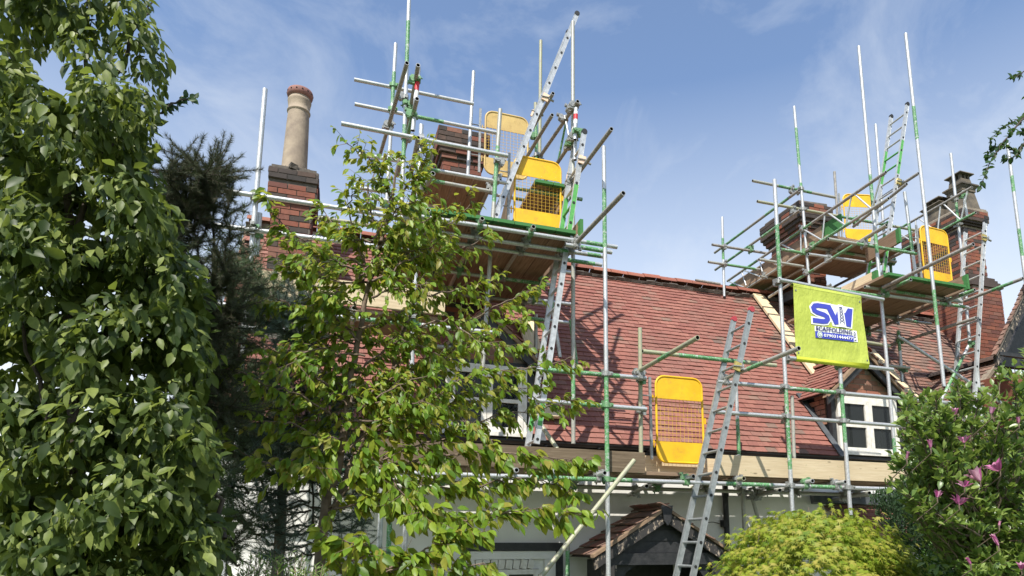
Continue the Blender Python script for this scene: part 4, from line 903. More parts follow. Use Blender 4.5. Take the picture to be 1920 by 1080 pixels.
# ================================================================== LADDERS
def ladder(label, n0, n1, f0, f1, yy, matn='alu', gsec=(), clamp=None, cap='rubber', kind=None, rung0=.16, ground=False):
    """n0/n1 top and bottom pixels of the near stile, f0/f1 of the far stile"""
    a = Y(*n0, yy); b = Y(*n1, yy); fa = Z(*f0, a.z); fb = Z(*f1, b.z)
    gap = Vector((0, .345, 0)); c = Vector((a.x*.5+(fa.x)*.5, yy, a.z)); 
    fa = a+gap; fb = b+gap
    d = (b-a); Lh = d.length; d.normalize()
    if ground: b = a+d*((a.z-.0)/-d.z) if False else b
    root = thing('ladder', label, 'ladder', b)
    pd = d.cross(Vector((0, 1, 0))).normalized()
    def paintmesh(mb, p, q, wx, wy):
        L_ = (q-p).length; ts = sorted({0., 1.}|{min(1, max(0, e+s_)) for g in gsec for e in g for s_ in (-.008, .008)})
        V_ = []; 
        ml = []
        for t_ in ts:
            for i, j in ((-1, -1), (1, -1), (1, 1), (-1, 1)): V_.append(p+(q-p)*t_+pd*(i*wx/2)+Vector((0, j*wy/2, 0)))
        for k in range(len(ts)-1):
            tm = (ts[k]+ts[k+1])/2; mi = 1 if any(g[0] <= tm <= g[1] for g in gsec) else 0
            mb.add(V_[k*4:k*4+8], [(j, (j+1) % 4, 4+(j+1) % 4, 4+j) for j in range(4)], mi)
        mb.add(V_[:4], [(3, 2, 1, 0)]); mb.add(V_[-4:], [(0, 1, 2, 3)])
    for p, q in ((a, b), (fa, fb)):
        mb = MB(); paintmesh(mb, p, q, .056, .024)
        for s_ in (-1, 1): mb.box(p.lerp(q, .5)+pd*(s_*.028), (.005, .030, Lh), Matrix.Rotation(math.atan2(-d.x, -d.z), 3, 'Y'), m=0)
        mb.obj('stile', [matn, 'green'], root)
        cp = MB(); cp.box(p-d*.012, (.068, .036, .03), Matrix.Rotation(math.atan2(-d.x, -d.z), 3, 'Y')); cp.cyl(p-d*.02-Vector((0, .019, 0)), p-d*.02+Vector((0, .019, 0)), .033, n=10); cp.obj('end_cap', cap, root)
    k = rung0
    rm = MB(); rm.cyl((0, -.012, 0), (0, .357, 0), .0155, n=10, m=0); rm.cyl((0, -.0165, 0), (0, -.013, 0), .0165, n=10, m=1); rm.cyl((0, .358, 0), (0, .3615, 0), .0165, n=10, m=1)
    me = rm.mesh('rung', [matn, 'rubber']); me2 = rm.mesh('rung', ['green', 'rubber'])
    while k < Lh-.03:
        p = a+d*k; put('rung', me2 if any(g[0] <= k/Lh <= g[1] for g in gsec) else me, root, Matrix.Translation(p)); k += .252
    if clamp:
        for (cx, cy, far) in clamp:
            p = Y(cx, cy, yy+(.345 if far else 0)); mb = MB(); mb.box(p+Vector((0, -.025 if not far else .025, 0)), (.085, .02, .10), Matrix.Rotation(math.atan2(-d.x, -d.z), 3, 'Y')); mb.cyl(p+Vector((.03, -.05, -.03)), p+Vector((.10, -.05, -.05)), .014, n=8, m=1); mb.cyl(p+Vector((-.06, -.04, 0)), p+Vector((.07, -.04, 0)), .009, n=6, m=1); mb.cyl(p+Vector((.07, -.04, -.03)), p+Vector((.07, -.04, .03)), .008, n=6, m=1)
            mb.obj('ladder_clamp', ['brass' if cx > 1100 else 'pinkclamp', 'coupler'], root)
    return root
ladder('long grey aluminium ladder with red end caps leaning in front of the eaves scaffolding', (1408, 583), (1296, 1095), (1373, 600), (1263, 1095), 6.1, 'alu_grey', cap='redplastic', clamp=[(1380, 688, False)])
ladder('silver ladder with a green painted middle standing right of the upper yellow gate', (1095, 250), (1006, 832), (1076, 280), (987, 832), 6.6, gsec=((.19, .335), (.88, .94)), clamp=[(1090, 302, False), (1070, 330, True)])
ladder('highest ladder rising steeply into the sky above the central tower', (1081, 28), (921, 427), (1063, 56), (905, 440), 7.2, clamp=[(1022, 185, False), (1003, 212, True)])
ladder('ladder with green painted section on the right hand platform below the tallest pole', (1701, 197), (1654, 530), (1673, 217), (1630, 508), 7.6, gsec=((.22, .40), (.82, 1.0)), clamp=[(1684, 342, False)])
ladder('slim silver ladder in front of the tall brick chimney on the right', (1847, 417), (1826, 770), (1809, 436), (1790, 735), 7.0, clamp=[(1843, 447, False)])
# ================================================================== LADDER GATES
def gate(label, tl, yy, W=.60, Hh=.98, rot=0., old=False, mirror=False):
    o = Y(*tl, yy); mp_ = 'yellow_old' if old else 'yellow'
    root = thing('ladder_gate', label, 'safety gate', (o.x, o.y, o.z-Hh), group='yellow ladder gates')
    Rz = Matrix.Rotation(rot, 4, 'Z'); 
    def T(x, z, y=0.): return o+(Rz @ Vector((x, y, z)))
    R = .11; n = 5; ring = []
    for cx, cz, a0 in ((W-R, -R, 0), (R, -R, 90), (R, -Hh+R, 180), (W-R, -Hh+R, 270)):
        for i in range(n+1):
            an = rad(a0+90*i/n); ring.append((cx+R*math.cos(an), cz+R*math.sin(an)))
    mb = MB(); k = len(ring); r = .014; m_ = 8; V_ = []
    for i in range(k):
        p = Vector(ring[i]); t_ = (Vector(ring[(i+1) % k])-Vector(ring[i-1])).normalized(); nn = Vector((t_.y, -t_.x))
        for j in range(m_):
            an = 2*math.pi*j/m_; q = p+nn*(r*math.cos(an)); V_.append(T(q.x, q.y, r*math.sin(an)))
    mb.add(V_, [(i*m_+j, i*m_+(j+1) % m_, ((i+1) % k)*m_+(j+1) % m_, ((i+1) % k)*m_+j) for i in range(k) for j in range(m_)], 0, 0, True)
    mb.obj('gate_frame', mp_, root)
    zt, zb = -.27*Hh/.98*.98, -Hh+.235
    up = [p for p in ring if p[1] > zt] ; lo = [p for p in ring if p[1] < zb]
    P1 = sorted([p for p in up if p[0] >= W/2], key=lambda p: p[1])+sorted([p for p in up if p[0] < W/2], key=lambda p: -p[1])
    P1 = [(W, zt)]+P1+[(0, zt)]
    mb = MB(); mb.prism([T(x, z, -.004) for x, z in P1], Rz @ Vector((0, .008, 0))); mb.obj('top_panel', mp_, root)
    P2 = sorted([p for p in lo if p[0] < W/2], key=lambda p: -p[1])+sorted([p for p in lo if p[0] >= W/2], key=lambda p: p[1])
    P2 = [(0, zb)]+P2+[(W, zb)]
    mb = MB(); mb.prism([T(x, z, -.004) for x, z in P2], Rz @ Vector((0, .008, 0))); mb.obj('bottom_panel', mp_, root)
    mb = MB(); nx, nz = 11, 10
    for i in range(1, nx+1):
        x = W*i/(nx+1); mb.cyl(T(x, zt+.01, -.003), T(x, zb-.01, -.003), .002, n=5, caps=False)
    for j in range(1, nz):
        z = zt+(zb-zt)*j/nz; mb.cyl(T(0, z, .003), T(W, z, .003), .002, n=5, caps=False)
    mb.obj('wire_mesh', 'wire_y', root)
    hx = -.075
    mb = MB(); mb.box(T(hx, -.5*Hh), (.03, .02, .95), Rz.to_3x3()); hp = mb.obj('hinge_post', 'coupler', root)
    for z in (-.26, -Hh+.22):
        mb = MB(); mb.cyl(T(hx, z), T(.01, z), .007, n=6); mb.cyl(T(hx+.035, z-.06), T(hx+.035, z+.03), .008, n=6); mb.cyl(T(hx, z+.015), T(hx-.12, z+.015), .008, n=6, m=1); mb.obj('hinge', [mp_, 'coupler'], root)
    q = MB(); q.box(T(W+.02, -.5*Hh, 0), (.04, .012, .07), Rz.to_3x3()); q.obj('latch', mp_, root)
gate('large yellow ladder gate with wire mesh on the eaves scaffolding beside the grey ladder', (1229, 704), 6.72, .60, 1.0)
gate('bright yellow ladder gate on the lower central platform beside the silver ladder', (966, 291), 7.25, .59, .93)
gate('faded yellow ladder gate behind, beside the dark central chimney', (911, 207), 8.1, .60, .93, old=True)
gate('yellow ladder gate in front of the brick chimney on the right hand platform', (1724, 422), 7.5, .60, .98, rot=rad(3))
gate('small yellow ladder gate seen through the tubes at the far platform', (1580, 364), 9.2, .60, .93, rot=rad(-14))
# ================================================================== BANNER
bn = thing('banner', 'lime green scaffolding company banner stretched between two tubes above the dormer', 'banner', Y(1560, 690, 6.33))
t1 = tube(fs, 'ledger', Y(1461, 524.5, 6.35), Y(1656, 562, 6.35), (), 's'); t2 = tube(fs, 'ledger', Y(1479, 671, 6.35), Y(1674, 693, 6.35), (), 's')
fs_extra = [(t1, 0), (t2, 0)]
for px, py in ((1460, 528), (1481, 673), (1576, 686)): put('coupler', CPL[1 if px > 1500 else 0], fs, Matrix.Translation(Y(px, py, 6.38)))
BY = 6.325
c00, c10, c01, c11 = (Y(1494, 676, BY), Y(1629, 691, BY), Y(1487, 529, BY), Y(1614, 553, BY))
def bp(u, v, off=0.):   # u right, v up on the cloth
    p = c00.lerp(c10, u).lerp(c01.lerp(c11, u), v); w_ = .010*math.sin(u*5+v*2)+.006*math.sin(v*6+u*3)+(.004*math.sin(u*17+1)*(1-v))*max(0, abs(v-.5)-.25)*4
    e = 1-min(1, min(v, 1-v)*6); return p+Vector((0, w_-.012*e-off, 0))
mb = MB(); nu, nv = 30, 30
for layer in (0, 1):
    V_ = [bp(i/nu, .055+.89*j/nv, .001-layer*.002) for j in range(nv+1) for i in range(nu+1)]
    F_ = [(j*(nu+1)+i, j*(nu+1)+i+1, (j+1)*(nu+1)+i+1, (j+1)*(nu+1)+i) for j in range(nv) for i in range(nu)]
    mb.add(V_, F_, 0, 0, True)
mb.obj('banner_cloth', 'lime', bn)
for v0, up_, mm in ((0., 0, 'lime_hem'), (1., 1, 'lime')):
    mb = MB(); K = 20; n_ = 12
    V_ = []
    for i in range(K+1):
        u = i/K; p = c00.lerp(c10, u) if not up_ else c01.lerp(c11, u); p = Vector((p.x, 6.35, p.z+(.028 if not up_ else -.035)))
        for j in range(n_): an = 2*math.pi*j/n_; V_.append(p+Vector((0, math.cos(an)*.031, math.sin(an)*.031+( .02*max(0, -math.sin(an)) if up_ else -.02*0))))
    mb.add(V_, [(i*n_+j, i*n_+(j+1) % n_, (i+1)*n_+(j+1) % n_, (i+1)*n_+j) for i in range(K) for j in range(n_)], 0, 0, True)
    V_ = []
    for i in range(K+1):
        u = i/K
        if up_: pts = [bp(u, .945, .003), Vector((c01.lerp(c11, u).x, 6.32, c01.lerp(c11, u).z-.02))]
        else: pts = [bp(u, .055, .003), Vector((c00.lerp(c10, u).x, 6.32, c00.lerp(c10, u).z+.02))]
        V_ += pts
    mb.add(V_, [(2*i, 2*i+1, 2*i+3, 2*i+2) for i in range(K)], 0, 0, True)
    mb.obj('hem', mm, bn)
for u, v in ((.03, .90), (.97, .90), (.03, .10), (.97, .10)):
    mb = MB(); p = bp(u, v, .003); mb.cyl(p+Vector((0, -.004, 0)), p, .011, n=12, m=0); mb.cyl(p+Vector((0, -.005, 0)), p+Vector((0, -.0042, 0)), .005, n=8, m=1); mb.obj('eyelet', ['coupler', 'hole'], bn)
# print: drawn in banner units (0..1, 0..1) as outlines, laid 2-5 mm proud of the cloth
def poly_print(name, polys, matn, off):
    me = bpy.data.meshes.new(name); bm = bmesh.new()
    for P in polys:
        vs = [bm.verts.new((x, y, 0)) for x, y in P]; bm.faces.new(vs)
    bmesh.ops.triangulate(bm, faces=bm.faces[:])
    for _ in range(2): bmesh.ops.subdivide_edges(bm, edges=[e for e in bm.edges if e.calc_length() > .05], cuts=1, use_grid_fill=False)
    bmesh.ops.triangulate(bm, faces=bm.faces[:])
    for v in bm.verts: v.co = bp(v.co.x, v.co.y, off)
    bm.to_mesh(me); bm.free(); me.materials.append(M[matn]); return put(name, me, bn)
def inflate(P, r):   # outset an outline (counter-clockwise or clockwise)
    n = len(P); ar = sum(P[i][0]*P[(i+1) % n][1]-P[(i+1) % n][0]*P[i][1] for i in range(n)); s_ = 1 if ar > 0 else -1; out = []
    for i in range(n):
        a, b_, c_ = Vector(P[i-1]), Vector(P[i]), Vector(P[(i+1) % n]); d1 = (b_-a).normalized(); d2 = (c_-b_).normalized()
        n1 = Vector((d1.y, -d1.x))*s_; n2 = Vector((d2.y, -d2.x))*s_; bs = (n1+n2); bs = bs/max(.35, bs.length_squared/2)*1.0; 
        out.append(tuple(b_+bs*r*.5*1.0 if False else b_+bs*(r)))
    return out
def stroke(pts, w_):   # thick open polyline -> outline
    P = [Vector(p) for p in pts]; Lf = []; Rt = []
    for i, p in enumerate(P):
        d1 = (P[i]-P[i-1]).normalized() if i else (P[1]-P[0]).normalized(); d2 = (P[i+1]-P[i]).normalized() if i < len(P)-1 else d1
        n1 = Vector((-d1.y, d1.x)); n2 = Vector((-d2.y, d2.x)); b_ = (n1+n2); b_ = b_/max(.4, b_.length_squared/2)*1.; Lf.append(tuple(p+b_*w_/2)); Rt.append(tuple(p-b_*w_/2))
    return Lf+Rt[::-1]
# S : top bar, curve, middle, curve, bottom bar
S_ = [(.50, .745), (.33, .745), (.285, .735), (.262, .705), (.272, .672), (.31, .652), (.41, .632), (.445, .612), (.452, .583), (.43, .552), (.39, .543), (.245, .543)]
Sp = stroke(S_, .062)
Wp = [stroke([(.455, .765), (.565, .535)], .075), stroke([(.575, .535), (.625, .76)], .06), stroke([(.665, .755), (.715, .535)], .06), stroke([(.73, .535), (.79, .765)], .075)]
for P in (inflate(Sp, .020),): poly_print('print_outline', [P], 'white_flat', .006)
poly_print('print_outline', [[(.435, .79), (.86, .795), (.795, .500), (.52, .500)]], 'white_flat', .0055)
poly_print('print_letter', [Sp], 'blue', .0105)
poly_print('print_letter', [[(.42, .776), (.505, .776), (.567, .645), (.600, .715), (.600, .535), (.545, .52)], [(.695, .535), (.690, .70), (.715, .70), (.733, .63), (.765, .775), (.840, .775), (.778, .52), (.72, .52)][::-1]], 'blue', .0108)
tower = []
for a_, b_ in (((.618, .535), (.635, .765)), ((.682, .535), (.668, .765))): tower.append(stroke([a_, b_], .007))
for k in range(5):
    y0_ = .56+.04*k; tower.append(stroke([(.622+.003*k, y0_), (.678-.003*k, y0_+.04)], .006)); tower.append(stroke([(.678-.003*k, y0_), (.622+.003*k, y0_+.04)], .006))
tower.append(stroke([(.628, .765), (.675, .765)], .010))
poly_print('print_outline', [[(.598, .50), (.705, .50), (.69, .80), (.615, .80)]], 'white_flat', .0135)
for P in tower: poly_print('print_tower', [P], 'navy', .0165)
poly_print('print_band', [[(.27, .475), (.795, .475), (.795, .405), (.27, .405)]], 'white_flat', .0065)
poly_print('print_band', [[(.275, .405), (.80, .405), (.80, .325), (.275, .325)]], 'navy' if False else 'blue', .0090)
def ptext(txt, x, y, h, wtot, matn, off, bold=.02, rot=0., name='print_text'):
    cu = bpy.data.curves.new('t', 'FONT'); cu.body = txt; cu.size = 1; cu.offset = bold; cu.resolution_u = 2; to = bpy.data.objects.new('t', cu); COL.objects.link(to)
    bpy.context.view_layer.update(); dg = bpy.context.evaluated_depsgraph_get(); me = bpy.data.meshes.new_from_object(to.evaluated_get(dg)); bpy.data.objects.remove(to)
    xs_ = [v.co.x for v in me.vertices]; ys_ = [v.co.y for v in me.vertices]; x0_, x1_, y0_, y1_ = min(xs_), max(xs_), min(ys_), max(ys_)
    for v in me.vertices:
        a_ = (v.co.x-x0_)/(x1_-x0_)*wtot; b_ = (v.co.y-y0_)/(y1_-y0_)*h
        if rot: a_, b_ = b_*-1, a_
        v.co = bp(x+a_, y+b_, off)
    me.materials.clear(); me.materials.append(M[matn]); return put(name, me, bn)
ptext('SCAFFOLDING', .280, .416, .058, .50, 'navy', .0150, .03)
ptext('079031444477', .385, .345, .040, .40, 'white_flat', .0155, .025)
ptext('LTD', .838, .345, .030, .115, 'navy', .0105, .02, rot=1)
poly_print('print_band', [[(.80, .48), (.86, .48), (.86, .33), (.80, .33)]], 'white_flat', .0060)
circ = lambda cx, cy, r, n=16: [(cx+r*math.cos(i*2*math.pi/n), cy+r*1.12*math.sin(i*2*math.pi/n)) for i in range(n)]
poly_print('print_icon', [circ(.335, .366, .036)], 'white_flat', .0125); poly_print('print_icon', [circ(.335, .366, .029)+[] ], 'wgreen', .0150); poly_print('print_icon', [circ(.335, .366, .022)], 'white_flat', .0170)
poly_print('print_icon', [stroke([(.326, .378), (.328, .368), (.336, .358), (.345, .356)], .008)], 'wgreen', .0190)
# ================================================================== LOOSE PLANKS ON THE ROOF
def plank(label, x0, y0, x1, y1, lift, wd, mt, tn):
    # both ends lie on the roof slope
    def onroof(px, py, n):
        d = ray(px, py); o = Vector((0, YE, ZE))+nd*n; t_ = (o-EYE).dot(nd)/d.dot(nd); return EYE+d*t_
    a, b_ = onroof(x0, y0, lift), onroof(x1, y1, lift)
    r_ = thing('plank', label, 'plank', b_, group='timber planks lying up the roof slope'); board(r_, a, b_, nd, wd, .038, mt, 'board', tn)
plank('bright new plank lying up the red roof left of the banner', 1421, 553, 1536, 706, .075, .225, 'wood_new', .3)
plank('long pale plank lying down the brown roof right of the dormer', 1628, 655, 1722, 755, .075, .225, 'wood_new', .5)
plank('short worn plank tucked behind the dormer gable right of the banner', 1622, 668, 1700, 752, .12, .16, 'wood_deck', .4)
plank('pale plank lying up the roof beside the left dormer', 985, 600, 1000, 655, .075, .225, 'wood_new', .5)
plank('short pale offcut board lying flat on the roof tiles right of the silver ladder', 1000, 770, 1056, 773, .10, .2, 'wood_new', .2)
# ================================================================== VEGETATION
def tmpl(kind):
    if kind == 'ovate': v = [(0, 0, 0), (0, .4, -.02), (0, .74, -.05), (0, 1, -.13), (-.23, .30, .06), (-.21, .62, .03), (.23, .30, .06), (.21, .62, .03)]; f = [(0, 1, 4), (1, 2, 5, 4), (2, 3, 5), (0, 6, 1), (1, 6, 7, 2), (2, 7, 3)]
    elif kind == 'broad': v = [(0, 0, 0), (0, .4, -.03), (0, .74, -.05), (0, 1, -.10), (-.32, .32, .08), (-.28, .66, .04), (.32, .32, .08), (.28, .66, .04)]; f = [(0, 1, 4), (1, 2, 5, 4), (2, 3, 5), (0, 6, 1), (1, 6, 7, 2), (2, 7, 3)]
    elif kind == 'lance': v = [(0, 0, 0), (-.09, .4, .02), (0, 1, -.08), (.09, .4, .02)]; f = [(0, 3, 2, 1)]
    elif kind == 'needle': v = [(-.028, 0, 0), (.028, 0, 0), (0, 1, 0)]; f = [(0, 1, 2)]
    elif kind == 'blob': v = [(0, 0, 0), (-.3, .3, .1), (-.15, .8, 0), (.15, 1, .05), (.32, .4, -.1)]; f = [(0, 4, 3, 2, 1)]
    elif kind == 'petal': v = [(0, 0, 0), (-.16, .35, .10), (0, .4, 0), (.16, .35, .10), (-.17, .75, .16), (0, .8, .08), (.17, .75, .16), (0, 1.05, .0)]; f = [(0, 2, 1), (0, 3, 2), (1, 2, 5, 4), (2, 3, 6, 5), (4, 5, 7), (5, 6, 7)]
    elif kind == 'maple':
        v = [(0, .12, 0)]; T_ = []
        for k in range(7):
            a = rad(-126+42*k); L_ = (.45, .75, .95, 1.05, .95, .75, .45)[k]; T_.append((math.sin(a)*L_, .12+math.cos(a)*L_, -.10*L_))
            if k < 6: a2 = a+rad(21); T_.append((math.sin(a2)*.27, .12+math.cos(a2)*.27, .03))
        v += T_+[(0, -.1, 0)]; n = len(v); f = [(0, i+1, i) for i in range(1, n-1)]+[(0, 1, n-1)]
    return np.array(v, dtype=np.float64), f
TP = {k: tmpl(k) for k in ('ovate', 'broad', 'lance', 'needle', 'blob', 'petal', 'maple')}
def unit(a): return a/np.maximum(1e-9, np.linalg.norm(a, axis=-1, keepdims=True))
eye = np.array(EYE)
def leaves(parent, pos, ax, nr, size, kind, matn, name='leaf', nparts=0, field='foliage'):
    pos = np.asarray(pos, float); ax = unit(np.asarray(ax, float)); nr = np.asarray(nr, float); size = np.asarray(size, float)
    x = unit(np.cross(ax, nr)); z = np.cross(x, ax); v, f = TP[kind]; N_ = len(pos)
    R = np.stack([x, ax, z], axis=2)      # columns
    idx = np.arange(N_)
    if nparts:
        d = pos-eye; dist = np.linalg.norm(d, axis=1); app = size/dist
        c = d@np.array(cF); sx = PPX+FPX*(d@np.array(cR))/c; sy = PPY-FPX*(d@np.array(cU))/c
        app = app*((sx > 0) & (sx < 1920) & (sy > 0) & (sy < 1080) & (c > 0))
        order = np.argsort(-app); pick = order[:nparts]; idx = order[nparts:]
        me = bpy.data.meshes.new(name); me.from_pydata([tuple(p) for p in v], [], f); me.materials.append(M[matn]); me.polygons.foreach_set('use_smooth', [True]*len(f))
        off = np.array(offs(parent))
        for i in pick:
            T = np.eye(4); T[:3, :3] = R[i]*size[i]; T[:3, 3] = pos[i]+off
            o = bpy.data.objects.new(name, me); COL.objects.link(o); o.parent = parent; o.matrix_basis = Matrix(T.tolist())
    if len(idx):
        P = np.einsum('nij,kj->nki', R[idx]*size[idx, None, None], v)+pos[idx][:, None, :]
        k = len(v); n = len(idx); P = P.reshape(-1, 3)
        lens = np.array([len(q) for q in f]); flat = np.concatenate([np.array(q) for q in f])
        loops = (flat[None, :]+(np.arange(n)*k)[:, None]).ravel(); tot = np.tile(lens, n); start = np.concatenate([[0], np.cumsum(tot)[:-1]])
        me = bpy.data.meshes.new(field); me.vertices.add(len(P)); me.vertices.foreach_set('co', P.ravel()); me.loops.add(len(loops)); me.loops.foreach_set('vertex_index', loops.astype(np.int32))
        me.polygons.add(len(tot)); me.polygons.foreach_set('loop_start', start.astype(np.int32)); me.polygons.foreach_set('loop_total', tot.astype(np.int32))
        me.polygons.foreach_set('use_smooth', np.ones(len(tot), dtype=bool))
        me.materials.append(M[matn]); me.update(calc_edges=True)
        me.attributes.new('tone', 'FLOAT', 'FACE').data.foreach_set('value', np.repeat(rng.random(n), len(f)).astype(np.float32))
        o = put(field, me, parent); o['kind'] = 'stuff'; return o
def rv(n, s=1.): return rng.normal(0, s, (n, 3))
def smooth_path(pts, k=6, wob=.02, seed=0):
    r_ = random.Random(seed); P = [Vector(p) for p in pts]; out = []
    for i in range(len(P)-1):
        p0, p1, p2, p3 = P[max(0, i-1)], P[i], P[i+1], P[min(len(P)-1, i+2)]
        for j in range(k):
            t = j/k; out.append(.5*((2*p1)+(p2-p0)*t+(2*p0-5*p1+4*p2-p3)*t*t+(3*p1-p0-3*p2+p3)*t**3)+Vector([r_.gauss(0, wob) for _ in range(3)])*(1 if i+j else 0))
    out.append(P[-1]); return out
# ---------------------------------------------------------------- cherry tree in the middle
cy = 4.5
tr = thing('cherry_tree', 'young green cherry tree standing in front of the scaffolding, drooping fresh leaves', 'tree', (Y(600, 1080, cy).x, cy, 0))
wood = MB(); A = []; X_ = []; NRM = []; SZ = []
def T3(pts, y0, y1):
    n = len(pts); return [Y(px, py, y0+(y1-y0)*(i/(n-1))**1.2) for i, (px, py) in enumerate(pts)]
base = Y(600, 1080, cy)
trunks = [([(596, 1085), (612, 960), (640, 850), (650, 760), (672, 640), (700, 500), (735, 380), (750, 285)], cy, cy+.15, .038, .006),
          ([(606, 1000), (650, 900), (690, 800), (735, 690), (780, 560), (815, 470)], cy, cy+.3, .024, .005)]
wood.path([Vector((base.x-.01, cy, 0)), Vector((base.x-.01, cy, 1.0)), Vector(Y(596, 1080, cy))], .05, .039, 8)
for pts, a, b_, r0, r1 in trunks: wood.path(smooth_path(T3(pts, a, b_), 4, .006, 2), r0, r1, 8)
limbs = [
 ([(640, 850), (720, 790), (820, 740), (900, 700), (1000, 690), (1075, 668)], 0, -.5), ([(655, 760), (760, 700), (860, 660), (950, 610), (1000, 600)], .1, -.2),
 ([(735, 690), (800, 640), (880, 600), (960, 560), (1010, 542)], .1, .2), ([(700, 620), (790, 560), (850, 545), (910, 530), (935, 520)], .1, .3),
 ([(780, 560), (820, 500), (870, 465), (925, 440)], .2, .3), ([(690, 540), (760, 480), (830, 430), (890, 378)], .1, .1), ([(700, 500), (600, 470), (540, 430), (495, 380)], .05, -.2),
 ([(672, 640), (600, 560), (560, 510), (545, 470), (590, 440)], .0, -.3), ([(672, 650), (580, 600), (520, 560), (450, 560)], .1, .2), ([(650, 760), (590, 700), (520, 660), (440, 620)], .0, -.2),
 ([(645, 800), (570, 745), (500, 720), (432, 688)], 0, -.4), ([(640, 850), (560, 800), (500, 790), (430, 765)], 0, -.3), ([(625, 900), (570, 860), (520, 870), (455, 850)], 0, -.3),
 ([(735, 380), (715, 330), (680, 290), (648, 268)], .1, -.1), ([(735, 380), (780, 330), (795, 300), (790, 270)], .1, .0), ([(715, 440), (690, 380), (700, 330), (725, 290)], .1, .2), ([(725, 420), (770, 380), (778, 340), (760, 300)], .1, -.15),
 ([(700, 520), (665, 450), (655, 380), (690, 350)], .1, -.2), ([(740, 650), (830, 600), (900, 640), (985, 655)], .1, -.3),
 ([(650, 900), (740, 850), (840, 820), (930, 780), (1010, 770), (1085, 745)], 0, -.3), ([(660, 890), (760, 870), (860, 850), (960, 850), (1030, 858), (1108, 868)], 0, -.5),
 ([(612, 960), (680, 900), (760, 905), (860, 915), (960, 900), (1050, 910), (1065, 925)], 0, -.4), ([(612, 960), (700, 940), (780, 945), (880, 975), (960, 960), (1020, 955), (1090, 965)], 0, -.6),
 ([(703, 1079), (760, 1050), (813, 1022), (860, 1000), (900, 1000)], -.3, -.5), ([(660, 1090), (640, 1060), (700, 1030), (610, 1010)], -.3, -.5), ([(700, 1085), (760, 1060), (840, 1060), (910, 1058)], -.3, -.5),
 ([(735, 690), (790, 720), (860, 780), (930, 830)], .1, -.3), ([(660, 850), (700, 860), (760, 930), (800, 970)], 0, -.4), ([(645, 820), (600, 830), (580, 850), (600, 880)], 0, -.3), ([(700, 800), (780, 800), (860, 750), (940, 735), (1010, 725)], .1, .2),
 ([(780, 560), (740, 520), (760, 440), (800, 420)], .2, .3), ([(690, 800), (720, 740), (800, 690), (870, 640), (880, 620)], .1, .35), ([(680, 640), (620, 620), (640, 560), (610, 500)], .1, .3)]
rn = random.Random(21); twl = []
for k_ in range(34):     # infill shoots inside the crown
    f_ = rn.random(); x0_ = 655+50*f_+rn.uniform(-20, 20); y0_ = 830-400*f_; s_ = rn.choice((-1, 1, 1)); L_ = rn.uniform(70, 210)*(1.1-.5*f_)
    limbs.append(([(x0_, y0_), (x0_+s_*L_*.5, y0_-rn.uniform(0, 50)), (x0_+s_*L_, y0_-rn.uniform(-10, 80))], rn.uniform(-.2, .3), rn.uniform(-.4, .5)))
for li, (pts, d0, d1) in enumerate(limbs):
    n = len(pts); q = [Y(px, py, cy+d0+(d1-d0)*(i/(n-1))) for i, (px, py) in enumerate(pts)]
    P = smooth_path(q, 7, .007, li); wood.path(P, .0085, .0022, 5)
    Lh = sum((P[i+1]-P[i]).length for i in range(len(P)-1)); step = .025; acc = 0
    for i in range(1, len(P)):
        seg = P[i]-P[i-1]; m_ = max(1, int(seg.length/step+rn.random()))
        for j in range(m_):
            f_ = i/len(P)
            if f_ < .18 and rn.random() < .6: continue
            p = P[i-1].lerp(P[i], rn.random()); d = (seg.normalized()*.6+Vector([rn.gauss(0, .6) for _ in range(3)])).normalized(); tl = rn.uniform(.06, .22)*(1.15-.4*f_)
            e = p+d*tl+Vector((0, 0, -.02)); twl.append((p, e))
            for c in range(rn.randint(5, 8)):
                A.append(p.lerp(e, rn.uniform(.15, 1.05))); ld = (seg.normalized()*.35+d*.5+Vector((rn.gauss(0, .38), rn.gauss(0, .38), -.85+rn.gauss(0, .22)))).normalized(); X_.append(ld)
                NRM.append(Vector((rn.gauss(0, .5), -.5+rn.gauss(0, .4), .7))); SZ.append(rn.uniform(.07, .108) if p.z < 2.9 else rn.uniform(.045, .078))
for p, e in twl: wood.cyl(p, e, .0025, .0012, 3, caps=False)
wood.obj('trunk', 'bark', tr)
leaves(tr, A, X_, NRM, SZ, 'ovate', 'leaf_cherry', nparts=300)
NCH = len(A)
# ---------------------------------------------------------------- volume crowns
def blobs(bl, n, shell=.55, seed=1):
    """points spread through ellipsoids: (px, py, Y, rx, ry, rz) radii in metres; denser towards the skin"""
    r_ = np.random.default_rng(seed); P = []; C = []; vol = np.array([b_[3]*b_[4]*b_[5] for b_ in bl])**.75; cnt = (vol/vol.sum()*n).astype(int)
    for (px, py, yy, rx, ry, rz), k in zip(bl, cnt):
        c = np.array(Y(px, py, yy)); d = unit(r_.normal(0, 1, (k, 3))); rr = shell+(1-shell)*r_.random(k)**.6; rr *= 1+.12*r_.normal(0, 1, k)
        P.append(c+d*rr[:, None]*np.array([rx, ry, rz])); C.append(d/np.array([rx, ry, rz]))
    return np.vstack(P), unit(np.vstack(C))
